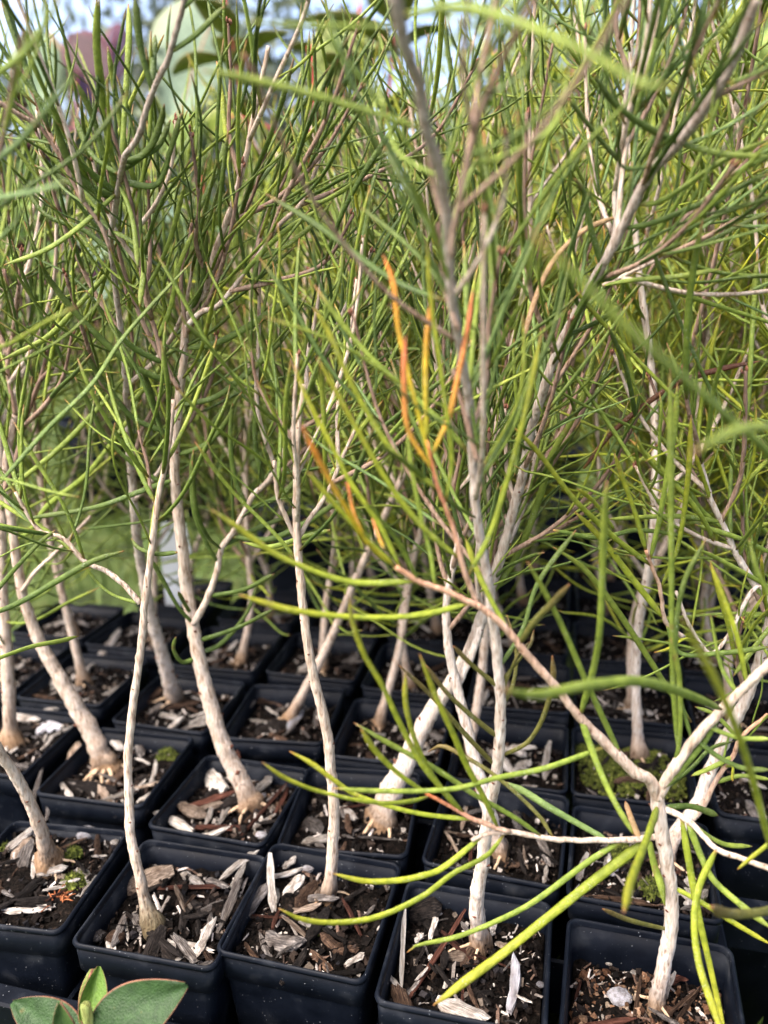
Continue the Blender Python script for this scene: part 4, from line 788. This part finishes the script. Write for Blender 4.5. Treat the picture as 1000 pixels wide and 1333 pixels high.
grown('A3', 'upright pale seedling in the pot beside the tangled surface roots', (112, 893), (-.06, .05), 22, .25, .09, 6)
grown('C3', 'pale seedling leaning strongly sideways out of its pot', (368, 942), (.42, .02), 24, .24, .08, 6, r0=.0024)
grown('X3', 'pale seedling in the pot behind the curling surface roots', (487, 948), (.22, .05), 25, .25, .08, 6)
grown('D3', 'pale seedling in the pot with upright slivers beside the moss carpet', (610, 985), (.08, .05), 26, .33, .085, 7, kinds='gdd')
grown('E3', 'white stemmed seedling rising from the olive green moss carpet', (832, 990), (-.05, .05), 27, .33, .09, 7, ck='white', kinds='ggy')
grown('F3', 'seedling with yellow green needles beside the empty tray frame', None, (-.02, .0), 28, .32, .08, 8, kinds='gyg', ck='white')
mid = ['A4', 'B4', 'C4', 'X4', 'D4', 'E4', 'F4', 'Z3']
GL = 'slim pale stemmed needle seedling in the crowded back rows of small pots'
SEED_LABEL = {'E4': 'pale seedling in the pot directly behind the moss carpet', 'D4': 'pale seedling directly behind the pot with upright pale slivers', 'C4': 'pale seedling directly behind the strongly leaning one', 'B4': 'pale seedling behind the brown bark pot, close to the white tag'}
for i, nm in enumerate(mid):
    grown(nm, SEED_LABEL.get(nm, GL), None, None, 40 + i, (.26 + .03 * (i % 3)) if POTS[nm][0] > 1 else .21 + .02 * (i % 3), .055, 10, 1.1, group=None if nm in SEED_LABEL else 'seedlings in the back rows', kinds='gyy' if nm in ('E4', 'F4', 'X4') else 'ggd')
for i, nm in enumerate([k for k in POTS if k[1:] in ('5', '6', '7')] + ['Z4']):
    grown(nm, GL, None, None, 60 + i, (.22 + .03 * (i % 3)) if POTS[nm][0] > 1.2 else .19 + .03 * (i % 3), .045, 10, 1.3, joined=True, group='seedlings in the back rows', kinds='gyy' if POTS[nm][0] > 0 else 'ggy')

# ------------------------------------------------------------------ larger pots and plants behind
def round_pot(c, r, h):
    rg_ = lambda q, z: [(math.cos(k * math.pi / 16) * q, math.sin(k * math.pi / 16) * q, z) for k in range(32)]
    V, F = loft([rg_(r*.8, 0), rg_(r*.96, h-.02), rg_(r*.96, h-.012), rg_(r, h-.0115), rg_(r*1.005, h-.001), rg_(r*.985, h), rg_(r*.955, h-.001), rg_(r*.93, h-.03)], 'start')
    V2, F2 = loft([rg_(r*.935, h-.022), rg_(.0005, h-.02)])
    return V, F, V2, F2
def broad_leaf(p, d, up, L_, W_, col, edge, rng, n=9, m=5, fold=.18, droop=.25, tip=.75):
    R = basis(d, up); V, C = [], []
    for i in range(n):
        t = i / (n - 1); w = W_ * .5 * (math.sin(math.pi * min(1, t * .96 + .02) ** tip) ** .8 + .02)
        for j in range(m):
            s = -1 + 2 * j / (m - 1)
            if m > 9 and 0 < j < m - 1: s = math.copysign(min(.955, abs(s) * 1.16), s) if s else 0.0
            q = np.array([t * L_, s * w, abs(s) * w * fold * 2 - droop * L_ * t * t + .02 * L_ * math.sin(6 * t + 3 * s)])
            V.append(p + R @ q); C.append(np.array(edge) if abs(s) > (.9 if m <= 9 else .98) else np.array(col) * (1.15 if s == 0 else 1))
    F = [[i*m+j, i*m+j+1, (i+1)*m+j+1, (i+1)*m+j] for i in range(n-1) for j in range(m-1)]
    V = np.array(V); n0 = len(V); nn = R[:, 2] * -.0007                 # a real thickness
    F = F + [[q + n0 for q in f[::-1]] for f in F]; V = np.concatenate([V, V + nn]); C = np.concatenate([C, np.array(C) * .9])
    b = [j for j in range(m)] + [i*m+m-1 for i in range(1, n)] + [(n-1)*m+j for j in range(m-2, -1, -1)] + [i*m for i in range(n-2, 0, -1)]
    F += [[b[k], b[(k+1) % len(b)], b[(k+1) % len(b)] + n0, b[k] + n0][::-1] for k in range(len(b))]
    return V, F, C
def broad_plant(label, loc, h, nst, leaf, col, edge, stemc, seed, pot_r=.07, pot_h=.14, spread=.35, every=.035, pot_label=None, extra=()):
    rng = np.random.default_rng(seed); base = np.array([loc[0], loc[1], pot_h - .02])
    if pot_label:
        po = empty('plant_pot', (loc[0], loc[1], 0)); tag(po, pot_label, 'pot'); V, F, V2, F2 = round_pot(loc, pot_r, pot_h)
        put('wall', mesh_data('wall', V, F, M_POT), po); put('potting_mix', mesh_data('potting_mix', V2, F2, M_SOIL), po)
    root = empty('broadleaf_plant', base); tag(root, label, 'plant')
    for s in range(nst):
        az = rng.uniform(0, 6.28); o = np.array([math.cos(az), math.sin(az) * .7, 0]) * spread * h * rng.uniform(.2, 1)
        P = spline([base, base + o * .3 + [0, 0, h * .4], base + o * .8 + [0, 0, h * .75], base + o + [0, 0, h * rng.uniform(.85, 1.05)]], 24)
        v, f = tube(P, np.linspace(.0028, .0010, 24), 7); a = Acc(); a.add(v - base, f, stemc); put('stem', a.mesh('stem', M_BARK), root)
        k = 0
        for t in np.arange(.28, 1.0, every / h):
            i = int(t * 22); T = nrm(P[i + 1] - P[i])
            for sg in (0, math.pi):
                a_ = k * 1.57 + sg + rng.uniform(-.4, .4); d = np.array([math.cos(a_), math.sin(a_), rng.uniform(-.1, .7)])
                L_ = leaf[0] * rng.uniform(.65, 1.1) * (1.15 - .5 * t); V, F, C = broad_leaf(P[i] - base, d, (0, 0, 1), L_, L_ * leaf[1], np.array(col) * rng.uniform(.75, 1.2), edge, rng, tip=leaf[2])
                put('leaf', mesh_data('leaf', V, F, M_BROAD, C), root)
            k += 1
    for b_, t_, Yb, Yt, wpx, cl in extra:
        p, q = ony(*b_, Yb), ony(*t_, Yt); V, F, C = broad_leaf(p - base, q - p, (.2, -1, .15), np.linalg.norm(q - p), wpx / FPX * depth(p), cl, edge, rng, fold=.05, droop=.03, tip=leaf[2])
        put('leaf', mesh_data('leaf', V, F, M_BROAD, C), root)
        st = base + np.array([0, 0, h * .7]); v, f = tube(spline([st, (st + p) / 2 + [0, 0, .01], p], 9), .0011, 6); a = Acc(); a.add(v - base, f, stemc); put('stem', a.mesh('stem', M_BARK), root)
    return root
broad_plant('pale blue green plant with large rounded leaves standing behind the seedlings', (-.27, 1.05), .46, 3, (.105, .72, .8), (.14, .20, .15), (.18, .22, .15), (.40, .22, .16), 1, pot_label='large round black pot of the pale rounded leaved plant', extra=[((285, 0), (222, 160), 1.15, 1.10, 120, (.23, .31, .24)), ((60, 40), (40, 150), 1.2, 1.15, 70, (.17, .24, .15)), ((262, 150), (210, 200), .80, .76, 50, (.22, .30, .08))])
broad_plant('purple leaved plant standing behind the seedlings', (-.40, 1.12), .44, 3, (.075, .62, .8), (.10, .025, .05), (.13, .04, .06), (.20, .05, .06), 2, pot_label='large round black pot of the purple leaved plant', extra=[((88, 48), (145, 100), 1.15, 1.12, 62, (.045, .008, .016)), ((155, 30), (150, 110), 1.2, 1.18, 36, (.06, .035, .085)), ((100, 80), (125, 135), 1.2, 1.2, 50, (.07, .04, .11))])
broad_plant('red stemmed plant with yellow green oval leaves behind the seedlings', (-.06, .78), .44, 4, (.095, .58, .75), (.19, .24, .06), (.22, .22, .08), (.50, .10, .09), 3, pot_label='large round black pot of the red stemmed plant', extra=[((470, 30), (405, 120), .78, .74, 75, (.25, .30, .10)), ((500, 160), (400, 215), .76, .74, 70, (.22, .28, .10)), ((300, 150), (262, 180), .8, .8, 40, (.26, .32, .05)), ((500, 320), (420, 340), .8, .8, 60, (.22, .27, .10))])
broad_plant('leafy plant with lime green leaves and reddish stems, at the back', (.16, .86), .42, 4, (.085, .5, .7), (.20, .29, .07), (.24, .28, .09), (.38, .16, .12), 4, pot_label='large round black pot of the lime leaved plant')
broad_plant('grey green plant with narrow oval leaves, at the back beside the lime one', (.40, .80), .40, 4, (.08, .42, .7), (.20, .28, .12), (.24, .28, .14), (.36, .22, .18), 5, pot_label='large round black pot of the grey green oval leaved plant')
_rp = [o for o in S.objects if o.get('label', '').startswith('red stemmed plant')][0]; _rb = np.array(_rp.location)
for pl, wpx in (('402,700 400,420 403,300 398,230 408,150 404,60', 11), ('398,720 330,480 268,300 262,230', 8), ('560,420 556,300 566,200', 8)):
    P = np.array([ony(x, y, .72) for x, y in P2(pl)]); P[0] = _rb; path = spline(P, 30); v, f = tube(path, np.linspace(1, .6, 30) * wpx / FPX * .35, 7); a = Acc(); a.add(v - _rb, f, (.50, .075, .075)); put('stem', a.mesh('stem', M_BARK), _rp)
# long dark crate behind the small pots
root = empty('plant_crate', (.17, .60, 0)); tag(root, 'long black plastic crate standing behind the small pots', 'crate')
for nm, c, lx, ly, z0, z1 in (('wall', (.17, .60), .56, .004, 0, .118), ('wall', (.17, .68), .56, .004, 0, .118), ('rim', (.17, .596), .57, .010, .1184, .123), ('rim', (.17, .684), .57, .010, .1184, .123), ('base', (.17, .64), .54, .076, .004, .008)):
    a = Acc(); box(a, np.array(c), np.array([1., 0]), lx, ly, z0, z1); me = a.mesh(nm, M_TRAY, False); me.transform(Matrix.Translation(Vector((-.17, -.60, 0)))); put(nm, me, root)
for sx in (-1, 1):
    a = Acc(); box(a, np.array([.17 + sx * .278, .64]), np.array([0, 1.]), .074, .004, 0, .1178); me = a.mesh('end_wall', M_TRAY, False); me.transform(Matrix.Translation(Vector((-.17, -.60, 0)))); put('end_wall', me, root)
# white plastic tag in the back rows
tb = onz(236, 800, RIM - .015); a = Acc()
pr = [(-.009, 0), (.009, 0), (.010, .05), (.007, .062), (-.007, .062), (-.010, .05), (-.004, -.02), (.004, -.02)]
ol = [(-.004, -.025), (.004, -.025), (.010, .006), (.0105, .052), (.008, .064), (-.008, .064), (-.0105, .052), (-.010, .006)]
nv = len(ol); Vt = [(x, -.0005 + z * .12, z) for x, z in ol] + [(x, .0005 + z * .12, z) for x, z in ol]
Ft = [list(range(nv)), list(range(nv, 2 * nv))[::-1]] + [[i, i + nv, (i + 1) % nv + nv, (i + 1) % nv] for i in range(nv)]
o = put('plant_tag', mesh_data('plant_tag', Vt, Ft, M_WHITE, smooth=False), None, tb); tag(o, 'blank white plastic plant tag stuck among the back pots', 'plant tag')

# broad-leaved seedling in front of the tray, low
fb = np.array([-.093, .165, 0.0]); root = empty('broadleaf_seedling', fb); tag(root, 'small seedling with broad pink edged leaves in front of the tray', 'seedling')
YF = .158; top = ony(118, 1345, YF)
a = Acc(); v, f = tube(spline([fb, fb + [.0, -.002, .04], top - [0, 0, .004], top + [0, 0, .01]], 16), np.linspace(.0022, .0014, 16), 8); a.add(v - fb, f, (.16, .20, .06)); put('stem', a.mesh('stem', M_BARK), root)
rng = np.random.default_rng(77)
def front_leaf(b, t_, Yb, Yt, wpx, col, up, tipk=.8, fold=.1, droop=.05, tipc=None):
    p, q = ony(*b, Yb), ony(*t_, Yt); L_ = np.linalg.norm(q - p); W_ = wpx / FPX * depth(p)
    V, F, C = broad_leaf(p - fb, q - p, up, L_, W_, col, (.26, .10, .07), rng, 15, 11, fold, droop, tipk); put('leaf', mesh_data('leaf', V, F, M_BROAD, C), root)
front_leaf((112, 1346), (128, 1258), YF, YF + .012, 34, (.085, .16, .022), (.35, -1, .2), .9, .35, -.05)
front_leaf((122, 1346), (134, 1290), YF + .006, YF + .010, 28, (.07, .13, .02), (-.3, -1, .2), .9, .2)
front_leaf((108, 1345), (116, 1262), YF + .006, YF + .016, 16, (.20, .24, .07), (-.8, -1, .2), .9, .5)
front_leaf((118, 1352), (240, 1284), YF - .002, YF + .002, 78, (.024, .055, .015), (-.1, -.75, .66), .72, .06, .04)
front_leaf((106, 1352), (14, 1306), YF - .002, YF + .004, 54, (.028, .062, .018), (.1, -.7, .7), .8, .06, .03)
front_leaf((92, 1356), (76, 1308), YF - .006, YF - .006, 28, (.06, .11, .03), (.2, -1, .3), .8, .3)

# ------------------------------------------------------------------ trees and shrubs beyond
def tree(name, label, loc, h, crown_r, zc, n, size, col, seed, gap=.0, trunk_r=.05):
    rng = np.random.default_rng(seed); root = empty(name, (*loc, 0)); tag(root, label, 'tree' if 'tree' in name else 'shrub')
    P = spline([(0, 0, 0), (rng.uniform(-.1, .1), 0, h * .3), (rng.uniform(-.15, .15), .1, h * .6), (rng.uniform(-.2, .2), 0, h * .9)], 14)
    v, f = tube(P, np.linspace(trunk_r, trunk_r * .2, 14), 8); a = Acc(); a.add(v, f, (.16, .12, .09))
    cl = []
    for k in range(14):
        d = nrm(rng.normal(size=3) * [1, 1, .8]); c = np.array([0, 0, zc]) + d * np.array(crown_r) * rng.uniform(.35, .9); cl.append(c)
        q = P[int(rng.uniform(.3, .95) * 13)]; v, f = tube(spline([q, (q + c) / 2 + [0, 0, .04 * h], c], 7), np.linspace(trunk_r * .35, trunk_r * .08, 7), 5); a.add(v, f, (.16, .12, .09))
    put('trunk', a.mesh('trunk', M_BARK), root)
    cl = np.array(cl); ci = rng.integers(len(cl), size=n); pos = cl[ci] + rng.normal(0, 1, (n, 3)) * np.array(crown_r) * .27
    pos[:, 2] = np.maximum(pos[:, 2], .05); V = np.zeros((n, 4, 3)); d = rng.normal(size=(n, 3)); d /= np.linalg.norm(d, axis=1)[:, None]
    e = np.cross(d, rng.normal(size=(n, 3))); e /= np.linalg.norm(e, axis=1)[:, None]; s = size * rng.uniform(.6, 1.3, (n, 1))
    V[:, 0] = pos; V[:, 1] = pos + d * s * .5 + e * s * .25; V[:, 2] = pos + d * s; V[:, 3] = pos + d * s * .5 - e * s * .25
    F = np.arange(n * 4).reshape(n, 4); C = np.repeat(np.array(col) * (rng.uniform(.6, 1.4, (n, 1))) * rng.uniform(.8, 1.2, (len(cl), 1))[ci], 4, 0)
    tag(put('crown', mesh_data('crown', V.reshape(-1, 3), F, M_FOLI, C, False), root), kind='stuff')
tree('shrub', 'low bright green shrub beyond the pots, behind the purple plant', (-1.5, 2.9), .7, (.6, .4, .28), .35, 3000, .07, (.16, .26, .05), 1, trunk_r=.02)
tree('shrub', 'dark green rounded shrub beyond the pale rounded leaved plant', (-.40, 2.6), .6, (.5, .4, .22), .30, 2600, .07, (.08, .13, .04), 2, trunk_r=.02)
tree('shrub', 'yellow green shrub beyond the red stemmed plant', (.50, 2.6), .8, (.55, .4, .34), .42, 3200, .07, (.30, .36, .09), 3, trunk_r=.02)
tree('shrub', 'tall pale green shrub beyond the lime leaved plant', (1.5, 2.8), 1.1, (.7, .5, .45), .58, 3800, .08, (.34, .42, .14), 4, trunk_r=.02)
tree('tree', 'tall grey green tree far behind the yellow green shrub', (1.4, 7.5), 3.6, (1.2, 1.0, 1.1), 1.7, 2600, .16, (.26, .32, .15), 5)
tree('tree', 'thin dark tree far behind the pale rounded leaved plant, sky through its crown', (-1.3, 6.5), 3.4, (1.2, 1.0, 1.2), 1.5, 3000, .13, (.10, .12, .08), 6)
tree('tree', 'low spreading tree far behind the purple plant', (-3.6, 8.5), 3.4, (1.9, 1.2, 1.1), 1.4, 4200, .15, (.10, .13, .08), 7)
tree('tree', 'small greyish tree far beyond, between the spreading tree and the thin dark one', (-2.4, 11), 4.2, (1.6, 1.2, 1.4), 2.2, 2600, .18, (.14, .15, .13), 9)
tree('tree', 'broad green tree far behind the tall pale green shrub', (4.6, 8.0), 4.0, (1.6, 1.3, 1.3), 1.9, 3000, .17, (.26, .34, .12), 8)
print('leaves as objects', LEAF_COUNT, 'objects', len(S.objects))
